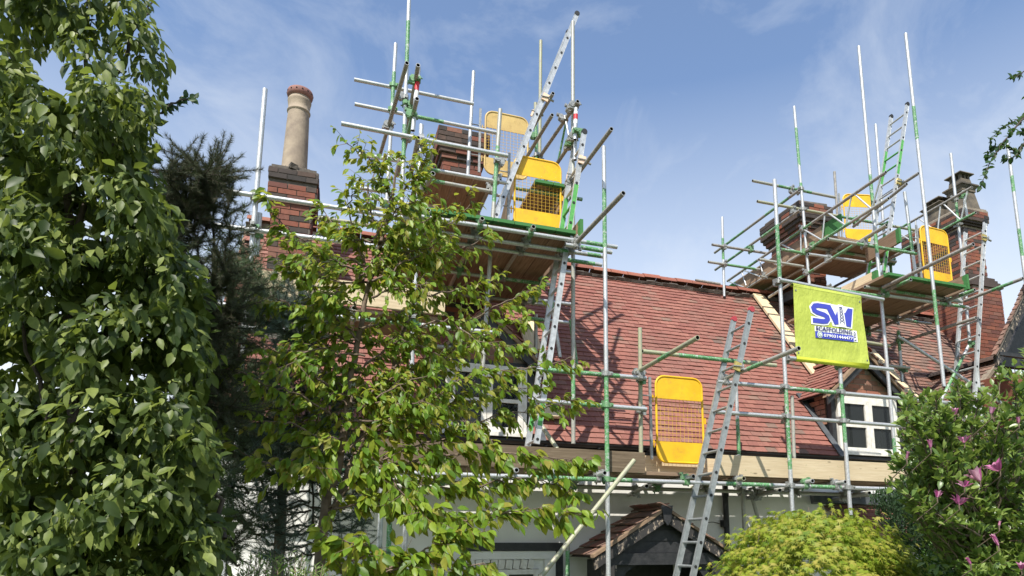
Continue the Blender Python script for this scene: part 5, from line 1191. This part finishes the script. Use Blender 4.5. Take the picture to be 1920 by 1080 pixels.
# big broadleaf at the left edge (with hanging leafy shoots)
ly = 3.0
lt = thing('hedge_tree', 'large leafy green tree filling the whole left edge from top to bottom', 'tree', (-1.7, ly+.3, 0))
m2 = lambda px: px/1  # readability
bl = []
def bpx(px, py, yy, rp, rz=None, ry=.28):
    d = (Y(px, py, yy)-EYE).dot(cF); k = d/FPX; bl.append((px, py, yy, rp*k, ry, (rz or rp)*k*.97))
for px, py, r, rz in [(20, -40, 120, 130), (130, -20, 100, 90), (215, 30, 62, 62), (265, 95, 42, 48), (185, 130, 46, 42), (5, 165, 62, 80), (255, 150, 36, 34), (225, 210, 62, 46), (130, 235, 70, 55), (30, 300, 90, 95), (225, 290, 62, 62), (120, 370, 90, 90), (255, 400, 66, 80), (40, 470, 100, 110), (190, 500, 95, 95), (300, 520, 66, 80), (350, 560, 46, 60), (60, 640, 120, 110), (220, 650, 105, 105), (330, 660, 66, 90), (60, 800, 120, 110), (210, 810, 110, 110), (330, 800, 66, 90), (60, 960, 120, 120), (220, 960, 110, 110), (330, 930, 72, 90), (370, 870, 36, 60), (120, 1090, 140, 100), (320, 1060, 90, 90), (385, 1000, 36, 70)]:
    bpx(px, py, ly+rng.uniform(-.05, .35), r, rz)
P, C = blobs(bl, 16500, .5, 5)
q_ = P*1.0; cl = np.sin(q_[:, 0]*13+2*np.sin(q_[:, 2]*7))+np.sin(q_[:, 2]*17+1.7*np.sin(q_[:, 0]*11))+.8*np.sin(q_[:, 1]*15+q_[:, 2]*5)+rng.normal(0, .35, len(P)); keep = cl > -.55; P, C = P[keep], C[keep]
ax = np.array([[0, 0, -1.]])*.9+C*.45+rv(len(P), .45); nr = C*.6+rv(len(P), .5)+np.array([[-.3, -.5, .8]])
leaves(lt, P, ax, nr, np.clip(rng.lognormal(-2.95, .32, len(P)), .022, .085), 'ovate', 'leaf_left', nparts=300)
# inner darker mass and wood
wood = MB(); tb_ = Y(150, 1080, ly+.35)
for k, pts in enumerate([[(150, 1090), (140, 800), (120, 500), (150, 200), (180, -60)], [(140, 800), (230, 600), (280, 480)], [(120, 500), (200, 300), (260, 190), (300, 205), (352, 186)], [(130, 300), (210, 170), (255, 60), (285, 5)], [(150, 900), (60, 700), (20, 500)], [(150, 950), (300, 850), (360, 780)], [(420, 1010), (404, 900), (395, 830)]]):
    wood.path(smooth_path([Y(x, y, ly+.3) for x, y in pts], 5, .012, k), .035 if k == 0 else .014, .004, 6)
wood.path([Vector((tb_.x, tb_.y, 0)), tb_], .06, .036, 8); wood.obj('trunk', 'bark_dark', lt)
bl2 = [(a, b_, c+.30, d*.9, .25, f_*.92) for a, b_, c, d, e, f_ in bl if b_ > 200 or a < 100]
P, C = blobs(bl2, 4200, .0, 6); leaves(lt, P, rv(len(P))+[[0, 0, -.5]], rv(len(P))+[[0, -.4, .4]], rng.uniform(.07, .11, len(P)), 'broad', 'leaf_left', field='inner_foliage')
# the twig poking out to the right
tw = [Y(x, y, ly+.3) for x, y in [(305, 205), (330, 196), (345, 187), (360, 184)]]; pp = []; aa = []
for i in range(26): f_ = rng.random(); j = min(2, int(f_*3)); p = tw[j].lerp(tw[j+1], f_*3-j); pp.append(p+Vector(rv(1, .006)[0])); aa.append(Vector((.5, 0, rng.normal(0, .7))))
leaves(lt, pp, aa, rv(26)+[[0, -1, .3]], rng.uniform(.03, .05, 26), 'broad', 'leaf_dark', field='twig_leaves')
# ---------------------------------------------------------------- conifers
def conifer_branches(parent, brs, yy, matn, nl, dens, spread, mats_w='bark_dark', r0=.01, seed=1, droop=0., side=0):
    """brs: pixel polylines at depth yy (or with own depth); needles packed round every shoot"""
    wood = MB(); PP = []; AA = []; NN = []; SS = []; rr = np.random.default_rng(seed); rl = random.Random(seed)
    def shoot(a, b_, rad_, n):
        t = rr.random(n); a = np.array(a); b_ = np.array(b_); d = unit((b_-a)[None])[0]; p = a+(b_-a)*t[:, None]; o = rr.normal(0, 1, (n, 3)); o -= (o@d)[:, None]*d; o = unit(o)
        PP.append(p); AA.append(o*spread+d*.75+rr.normal(0, .12, (n, 3))); NN.append(rr.normal(0, 1, (n, 3))); SS.append(rr.uniform(.7, 1.15, n)*nl)
    for k, (pts, y0, y1) in enumerate(brs):
        n = len(pts); P = smooth_path([Y(px, py, y0+(y1-y0)*i/(n-1)) for i, (px, py) in enumerate(pts)], 6, .008, seed+k); wood.path(P, r0, .003, 5)
        for i in range(len(P)-1):
            L_ = (P[i+1]-P[i]).length; shoot(P[i], P[i+1], 1, int(L_*dens))
            if side and i > 0:
                for _ in range(side):
                    d = ((P[i+1]-P[i]).normalized()*.8+Vector([rl.gauss(0, .55) for _ in range(3)])+Vector((0, 0, -droop))).normalized(); tl = rl.uniform(.08, .26); e = P[i]+d*tl
                    wood.cyl(P[i], e, .003, .0015, 4, caps=False); shoot(P[i], e, 1, int(tl*dens))
    wood.obj('branches', mats_w, parent)
    leaves(parent, np.vstack(PP), np.vstack(AA), np.vstack(NN), np.concatenate(SS), 'needle', matn, field='needles')
# brown-tipped conifer behind the hedge tree
py_ = 4.2; rl = random.Random(9)
pt = thing('conifer', 'dark brown tipped conifer with ragged spires just right of the large left tree', 'tree', (Y(380, 1000, py_).x, py_, 0))
brs = [([(388, 1080), (385, 900), (380, 700), (380, 500), (352, 380), (350, 290)], py_, py_), ([(385, 650), (398, 480), (402, 370), (404, 300)], py_, py_+.1), ([(385, 640), (420, 500), (425, 420), (430, 355)], py_, py_-.1)]
for k in range(70):
    y_ = rl.uniform(330, 1080); x_ = 365+rl.uniform(-30, 35); s_ = rl.choice((-1, 1)); L_ = rl.uniform(25, 65)*(.55+.5*min(1, (y_-300)/300)); brs.append(([(x_, y_+20), (x_+s_*L_*.6, y_), (x_+s_*L_, y_-L_*rl.uniform(.2, .9))], py_+rl.uniform(-.1, .1), py_+rl.uniform(-.25, .25)))
conifer_branches(pt, brs, py_, 'needle_brown', .035, 1500, .8, seed=3, side=2)
wood = MB(); b0 = Y(388, 1080, py_); wood.cyl((b0.x, b0.y, 0), b0, .05, .03); wood.obj('trunk', 'bark_dark', pt)
# dark pine
py_ = 5.2
pt = thing('pine_tree', 'dark green long needled pine in front of the white wall, lower left of centre', 'tree', (Y(470, 1000, py_).x, py_, 0))
brs = [([(520, 1080), (525, 980), (530, 850), (500, 700), (480, 560)], py_, py_), ([(430, 560), (455, 490), (452, 435)], py_, py_), ([(440, 580), (425, 530), (405, 470)], py_, py_), ([(460, 560), (470, 520), (468, 500)], py_, py_)]
for k in range(64):
    y_ = rl.uniform(500, 1060); x_ = rl.uniform(430, 540); s_ = rl.choice((-1, 1, -1)) ; L_ = rl.uniform(40, 95); brs.append(([(x_, y_+10), (x_+s_*L_*.5, y_-5), (x_+s_*L_, y_-rl.uniform(5, 45))], py_+rl.uniform(-.3, .3), py_+rl.uniform(-.5, .5)))
conifer_branches(pt, brs, py_, 'needle', .07, 420, .75, seed=5, side=1)
wood = MB(); b0 = Y(520, 1080, py_); wood.cyl((b0.x, b0.y, 0), b0, .06, .045); wood.path([b0, Y(528, 960, py_), Y(530, 850, py_)], .045, .03); wood.path([Y(525, 1000, py_), Y(490, 900, py_+.1), Y(455, 905, py_)], .014, .006); wood.path([Y(525, 960, py_), Y(570, 945, py_), Y(600, 960, py_)], .012, .006); wood.obj('trunk', 'bark', pt)
# blue spruce
py_ = 5.0
pt = thing('spruce_tree', 'blue grey spruce with stiff branches behind the cherry tree trunk', 'tree', (Y(590, 1080, py_).x, py_, 0))
brs = [([(595, 1080), (580, 850), (560, 650), (545, 515)], py_, py_)]
for k in range(46):
    f_ = (k+rl.random())/46; y_ = 570+490*f_; x_ = 552+40*f_; L_ = 22+75*min(1, f_*1.4)+rl.uniform(-10, 10); s_ = (-1, 1)[k % 2]; dz = rl.uniform(-10, 22)
    brs.append(([(x_, y_), (x_+s_*L_*.55, y_+8-dz*.2), (x_+s_*L_, y_-dz*.6)], py_, py_+rl.uniform(-.45, .45)))
for x_, y_ in ((575, 575), (590, 590), (520, 590), (510, 605), (560, 562)): brs.append(([(552, 600), ((552+x_)/2, (600+y_)/2+2), (x_, y_-12)], py_, py_-.15))
conifer_branches(pt, brs, py_, 'needle_blue', .022, 2100, .95, seed=8, side=2, r0=.008)
wood = MB(); b0 = Y(595, 1080, py_); wood.cyl((b0.x, b0.y, 0), b0, .05, .03); wood.obj('trunk', 'bark_dark', pt)
# ---------------------------------------------------------------- clipped golden maple
my = 4.6; cM = Y(1535, 1130, my)
mt = thing('japanese_maple', 'domed yellow green maple bush in front of the porch side, lower right', 'bush', (cM.x, my, 0))
k = (cM-EYE).dot(cF)/FPX; N_ = 15000
d = unit(rng.normal(0, 1, (N_*3, 3))); d = d[(d[:, 2] > -.35) & (d[:, 1] < .55)][:N_]; N_ = len(d)
az_ = np.arctan2(d[:, 1], d[:, 0]); lump = 1+.07*np.sin(az_*7+d[:, 2]*9)+.05*np.sin(az_*13-d[:, 2]*17)+.04*rng.normal(0, 1, N_)
tier = np.floor(d[:, 2]*9+.6*np.sin(az_*5)+rng.normal(0, .16, N_)); frac = d[:, 2]*9-tier
rr = lump*(1-.06*np.clip(frac, -1, 1.4))*(1-.25*rng.random(N_)**1.5)
P = np.array(cM)+d*rr[:, None]*np.array([200*k, 200*k*.95, 165*k])
ax = d*np.array([1, 1, .3])*.9+np.array([[0, 0, -.75]])+rv(N_, .25); nr = d*.5+np.array([[0, -.1, .9]])+rv(N_, .25)
leaves(mt, P, ax, nr, rng.uniform(.032, .056, N_), 'maple', 'leaf_maple', nparts=0)
# stray shoots on the skyline
pp = []; aa = []
wood = MB()
for (x, y) in ((1515, 950), (1560, 955), (1590, 962), (1608, 958), (1490, 968), (1425, 985)):
    e = Y(x, y, my-.05); s_ = Y(x+rng.uniform(-12, 12), y+50, my-.05); wood.path([s_, s_.lerp(e, .5)+Vector((.01, 0, 0)), e], .003, .0015, 4)
    for q in range(16): f_ = rng.random(); pp.append(s_.lerp(e, f_)); aa.append(Vector((rng.normal(0, .8), rng.normal(0, .5), -.2+rng.normal(0, .4))))
leaves(mt, pp, aa, rv(len(pp), .5)+[[0, -.6, .7]], rng.uniform(.022, .034, len(pp)), 'maple', 'leaf_maple', field='shoot_leaves')
for k_ in range(9): a_ = k_*.7; wood.path([Vector((cM.x, my, 0)), Vector((cM.x+math.cos(a_)*.12, my+math.sin(a_)*.12, .8)), Vector(cM)+Vector((math.cos(a_)*.45, math.sin(a_)*.45, .05)), Vector(cM)+Vector((math.cos(a_)*.62, math.sin(a_)*.6, .2))], .03, .006, 6)
wood.obj('trunk', 'bark', mt)
# ---------------------------------------------------------------- magnolia
gy_ = 3.3
mg = thing('magnolia_bush', 'green magnolia bush with pink flowers at the lower right edge', 'bush', (Y(1850, 1080, gy_).x, gy_, 0), )
wood = MB(); A = []; X_ = []; NRM = []; SZ = []; rl = random.Random(31)
root = Y(1870, 1120, gy_); trunkb = Vector((root.x, gy_, 0)); wood.path([trunkb, Vector((root.x, gy_, .8)), root], .05, .03, 7)
tips = [(1712, 770), (1745, 768), (1800, 745), (1790, 735), (1860, 770), (1895, 700), (1925, 668), (1905, 760), (1835, 800), (1770, 800), (1722, 800), (1700, 850), (1745, 850), (1800, 850), (1690, 870), (1705, 905), (1760, 900), (1830, 880), (1890, 840), (1930, 800), (1735, 940), (1790, 950), (1850, 940), (1915, 900), (1760, 985), (1730, 960), (1820, 1000), (1880, 1000), (1930, 960), (1800, 1040), (1860, 1060), (1920, 1040), (1700, 825), (1780, 780), (1930, 720), (1875, 790), (1940, 860), (1850, 735), (1810, 920), (1770, 870), (1900, 1080), (1840, 1075), (1720, 880), (1865, 830), (1905, 870), (1760, 755), (1785, 825), (1715, 755)]
fl_sites = []
hub = Y(1850, 1010, gy_)
for ti, (tx, ty) in enumerate(tips):
    for rep in range(2):
        yy = gy_+rl.uniform(-.45, .45); e = Y(tx+rl.uniform(-18, 18), ty+rl.uniform(-5, 18), yy); s_ = root.lerp(hub, rl.random()); mid = s_.lerp(e, .5)+Vector((rl.gauss(0, .06), rl.gauss(0, .06), -.05)); P = smooth_path([s_, mid, e], 7, .008, ti*2+rep); wood.path(P, .010, .003, 5)
        for i in range(3, len(P)):
            m_ = 4 if i > 8 else 2
            for j in range(m_):
                p = P[i-1].lerp(P[i], rl.random()); d = ((P[i]-P[i-1]).normalized()*.7+Vector([rl.gauss(0, .6) for _ in range(3)])+Vector((0, 0, .35))).normalized(); tl = rl.uniform(.04, .13); q = p+d*tl; wood.cyl(p, q, .0025, .0015, 3, caps=False)
                for c in range(rl.randint(4, 6)):
                    A.append(p.lerp(q, rl.uniform(.3, 1.))); X_.append((d*.6+Vector((rl.gauss(0, .55), rl.gauss(0, .55), .35+rl.gauss(0, .4)))).normalized()); NRM.append(Vector((rl.gauss(0, .4), rl.gauss(-.2, .4), 1))); SZ.append(rl.uniform(.04, .075))
P, C = None, None
for k_ in range(900):   # inner twigs so the bush is not see-through
    px, py = rl.uniform(1730, 1960), rl.uniform(800, 1100)
    if py < 800+(1960-px)*.25: continue
    p = Y(px, py, gy_+rl.uniform(.0, .6)); A.append(p); X_.append(Vector([rl.gauss(0, 1) for _ in range(3)])); NRM.append(Vector((rl.gauss(0, .6), -.3, 1))); SZ.append(rl.uniform(.045, .075))
wood.obj('trunk', 'bark', mg); leaves(mg, A, X_, NRM, SZ, 'ovate', 'leaf_mag', nparts=300)
petal_me = bpy.data.meshes.new('petal'); petal_me.from_pydata([tuple(p) for p in TP['petal'][0]], [], TP['petal'][1]); petal_me.materials.append(M['petal']); petal_me.polygons.foreach_set('use_smooth', [True]*6)
FL = [(1875, 875, .080, .9), (1838, 895, .092, .7), (1808, 905, .05, 1.2), (1798, 938, .06, 1.0), (1873, 978, .03, .05), (1872, 1015, .07, .15), (1745, 832, .05, .25), (1757, 925, .045, .6), (1808, 822, .055, .8), (1858, 768, .045, .4), (1910, 785, .04, .3), (1820, 1050, .04, .1), (1790, 770, .045, .5), (1700, 852, .04, .1), (1915, 1060, .045, .5)]
for px, py, sz, op in FL:
    c = Y(px, py+8, gy_-.52+rl.uniform(-.04, .1)); fr = put('flower', bpy.data.meshes.new('stem_end'), mg)
    sm_ = MB(); sm_.cyl(c-Vector((0, 0, .03)), c, .003, .005, 5); sm_.cyl(c-Vector((0, 0, .03)), c+Vector((0, .15, -.12)), .003, .003, 4); fr.data = sm_.mesh('flower', 'bark')
    n = 7; tilt = Matrix.Rotation(rl.uniform(-.4, .4), 4, 'X') @ Matrix.Rotation(rl.uniform(-.5, .5), 4, 'Y')
    for i in range(n):
        o_ = op*rl.uniform(.6, 1.2); T = Matrix.Translation(c-Vector((0, 0, 0))) @ tilt @ Matrix.Rotation(i*2*math.pi/n+rl.uniform(-.2, .2), 4, 'Z') @ Matrix.Rotation(rad(90)-o_*.95, 4, 'X') @ Matrix.Translation((0, .0, -.08*(1-o_*.5) )) @ Matrix.Scale(sz*1.1, 4)
        T = Matrix.Translation(c) @ tilt @ Matrix.Rotation(i*2*math.pi/n+rl.uniform(-.2, .2), 4, 'Z') @ Matrix.Translation((0, .006, 0)) @ Matrix.Rotation(rad(88)-o_*.9, 4, 'X') @ Matrix.Scale(sz*.98, 4)
        o = bpy.data.objects.new('petal', petal_me); COL.objects.link(o); o.parent = fr; o.matrix_basis = T @ Matrix.Identity(4)
        o.matrix_basis = T
# ---------------------------------------------------------------- cypress, low shrubs
cyy = 5.4; bl = []
cp = thing('cypress', 'dark green upright cypress between the golden maple and the magnolia', 'tree', (Y(1700, 1060, cyy).x, cyy, 0))
for px, py, r, rz in [(1670, 960, 20, 42), (1690, 990, 26, 60), (1712, 960, 26, 62), (1730, 990, 30, 70), (1700, 930, 14, 36), (1745, 950, 24, 60), (1725, 905, 14, 30), (1765, 990, 30, 80), (1655, 945, 14, 26), (1720, 1050, 60, 60), (1790, 1000, 40, 80)]: bpx(px, py, cyy+rng.uniform(-.12, .12), r, rz, .14)
P, C = blobs(bl, 9000, .45, 9); leaves(cp, P, np.array([[0, 0, 1.]])+C*.35+rv(len(P), .22), C+rv(len(P), .5), rng.uniform(.03, .055, len(P)), 'lance', 'cypress', field='foliage')
P, C = blobs(bl, 5000, .6, 10); leaves(cp, P, np.array([[0, 0, .8]])+C*.6+rv(len(P), .3), C+rv(len(P), .5), rng.uniform(.025, .04, len(P)), 'blob', 'cypress', field='foliage')
wood = MB(); b0 = Y(1715, 1080, cyy); wood.cyl((b0.x, b0.y, 0), b0, .05, .04); wood.obj('trunk', 'bark_dark', cp)
sy = 4.0; bl = []
sh = thing('low_shrub', 'fine leaved green shrub below the cypress right of the maple', 'bush', (Y(1780, 1080, sy).x, sy, 0))
for px, py, r, rz in [(1760, 1065, 34, 40), (1800, 1050, 36, 42), (1840, 1070, 40, 50), (1790, 1100, 70, 50), (1735, 1085, 26, 30)]: bpx(px, py, sy+rng.uniform(-.1, .1), r, rz, .2)
P, C = blobs(bl, 4200, .4, 12); leaves(sh, P, C*.7+rv(len(P), .5)+[[0, 0, .4]], C+rv(len(P), .5)+[[0, 0, .6]], rng.uniform(.022, .036, len(P)), 'ovate', 'leaf_box')
wood = MB(); b0 = Y(1790, 1100, sy); 
for k_ in range(5): wood.path([Vector((b0.x+k_*.03-.06, sy, 0)), Vector((b0.x+k_*.05-.1, sy, b0.z*.5)), b0+Vector((k_*.1-.2, 0, 0))], .012, .005, 5)
wood.obj('stems', 'bark_dark', sh)
sy = 3.6
sh = thing('willow_leaved_shrub', 'pale narrow leaved shrub along the bottom edge left of the cherry tree', 'bush', (Y(530, 1080, sy).x, sy, 0))
A = []; X_ = []; NRM = []; SZ = []; wood = MB()
for k_ in range(75):
    tx = rl.uniform(445, 625); ty = 1040+abs(tx-540)*.22+rl.uniform(-12, 30); yy = sy+rl.uniform(-.25, .25); e = Y(tx, ty, yy); s_ = Vector((e.x+rl.uniform(-.08, .08), yy, e.z-.5)); wood.path([Vector((s_.x, yy, 0)), s_, s_.lerp(e, .6)+Vector((rl.gauss(0, .01), 0, 0)), e], .004, .0015, 4)
    for c in range(34):
        f_ = rl.random()**.7; A.append(s_.lerp(e, f_)); X_.append(Vector((rl.gauss(0, .7), rl.gauss(0, .7), .65))); NRM.append(Vector((rl.gauss(0, .6), -.4, .8))); SZ.append(rl.uniform(.035, .065)*(1.1-.4*f_))
wood.obj('stems', 'bark', sh); leaves(sh, A, X_, NRM, SZ, 'lance', 'leaf_shrub')
# ---------------------------------------------------------------- overhanging branch at the top right
oy = 2.9
ob = thing('overhanging_tree', 'dark leafy branches hanging into the sky at the upper right edge', 'tree', (Y(2250, 1000, oy).x, oy, 0))
wood = MB(); A = []; X_ = []; NRM = []; SZ = []
t0 = Vector((Y(2250, 1000, oy).x, oy, 0)); t1 = Y(2230, 300, oy); t2 = Y(2200, -60, oy)
wood.path([t0, t0.lerp(t1, .5), t1, t2], .09, .04, 8)
for bi, pts in enumerate([[(2230, 330), (2080, 230), (1990, 205), (1930, 215), (1895, 250), (1872, 280), (1850, 318), (1838, 352)], [(2230, 360), (2060, 270), (1960, 240), (1925, 262), (1905, 292), (1880, 300)], [(2220, 180), (2060, 110), (1960, 100), (1920, 135), (1895, 147)], [(1935, 215), (1905, 225), (1880, 240), (1858, 262)], [(1905, 290), (1892, 275), (1862, 278), (1850, 292)], [(1960, 235), (1930, 250), (1912, 246)], [(1995, 205), (1960, 170), (1925, 180)]]):
    P = smooth_path([Y(x, y, oy+bi*.04) for x, y in pts], 6, .003, bi); wood.path(P, .012 if pts[0][0] > 2000 else .004, .0015, 5)
    for i in range(1, len(P)):
        c0 = P[i]; d_ = (c0-EYE); sx = PPX+FPX*d_.dot(cR)/d_.dot(cF)
        for j in range(3 if sx < 1990 else 4):
            A.append(P[i-1].lerp(P[i], rl.random())); X_.append(((P[i]-P[i-1]).normalized()*.5+Vector((rl.gauss(0, .6), rl.gauss(0, .5), rl.gauss(-.1, .55)))).normalized()); NRM.append(Vector((rl.gauss(0, .6), -.7, .6))); SZ.append(rl.uniform(.028, .05))
wood.obj('trunk', 'bark_dark', ob); leaves(ob, A, X_, NRM, SZ, 'broad', 'leaf_dark', nparts=200)
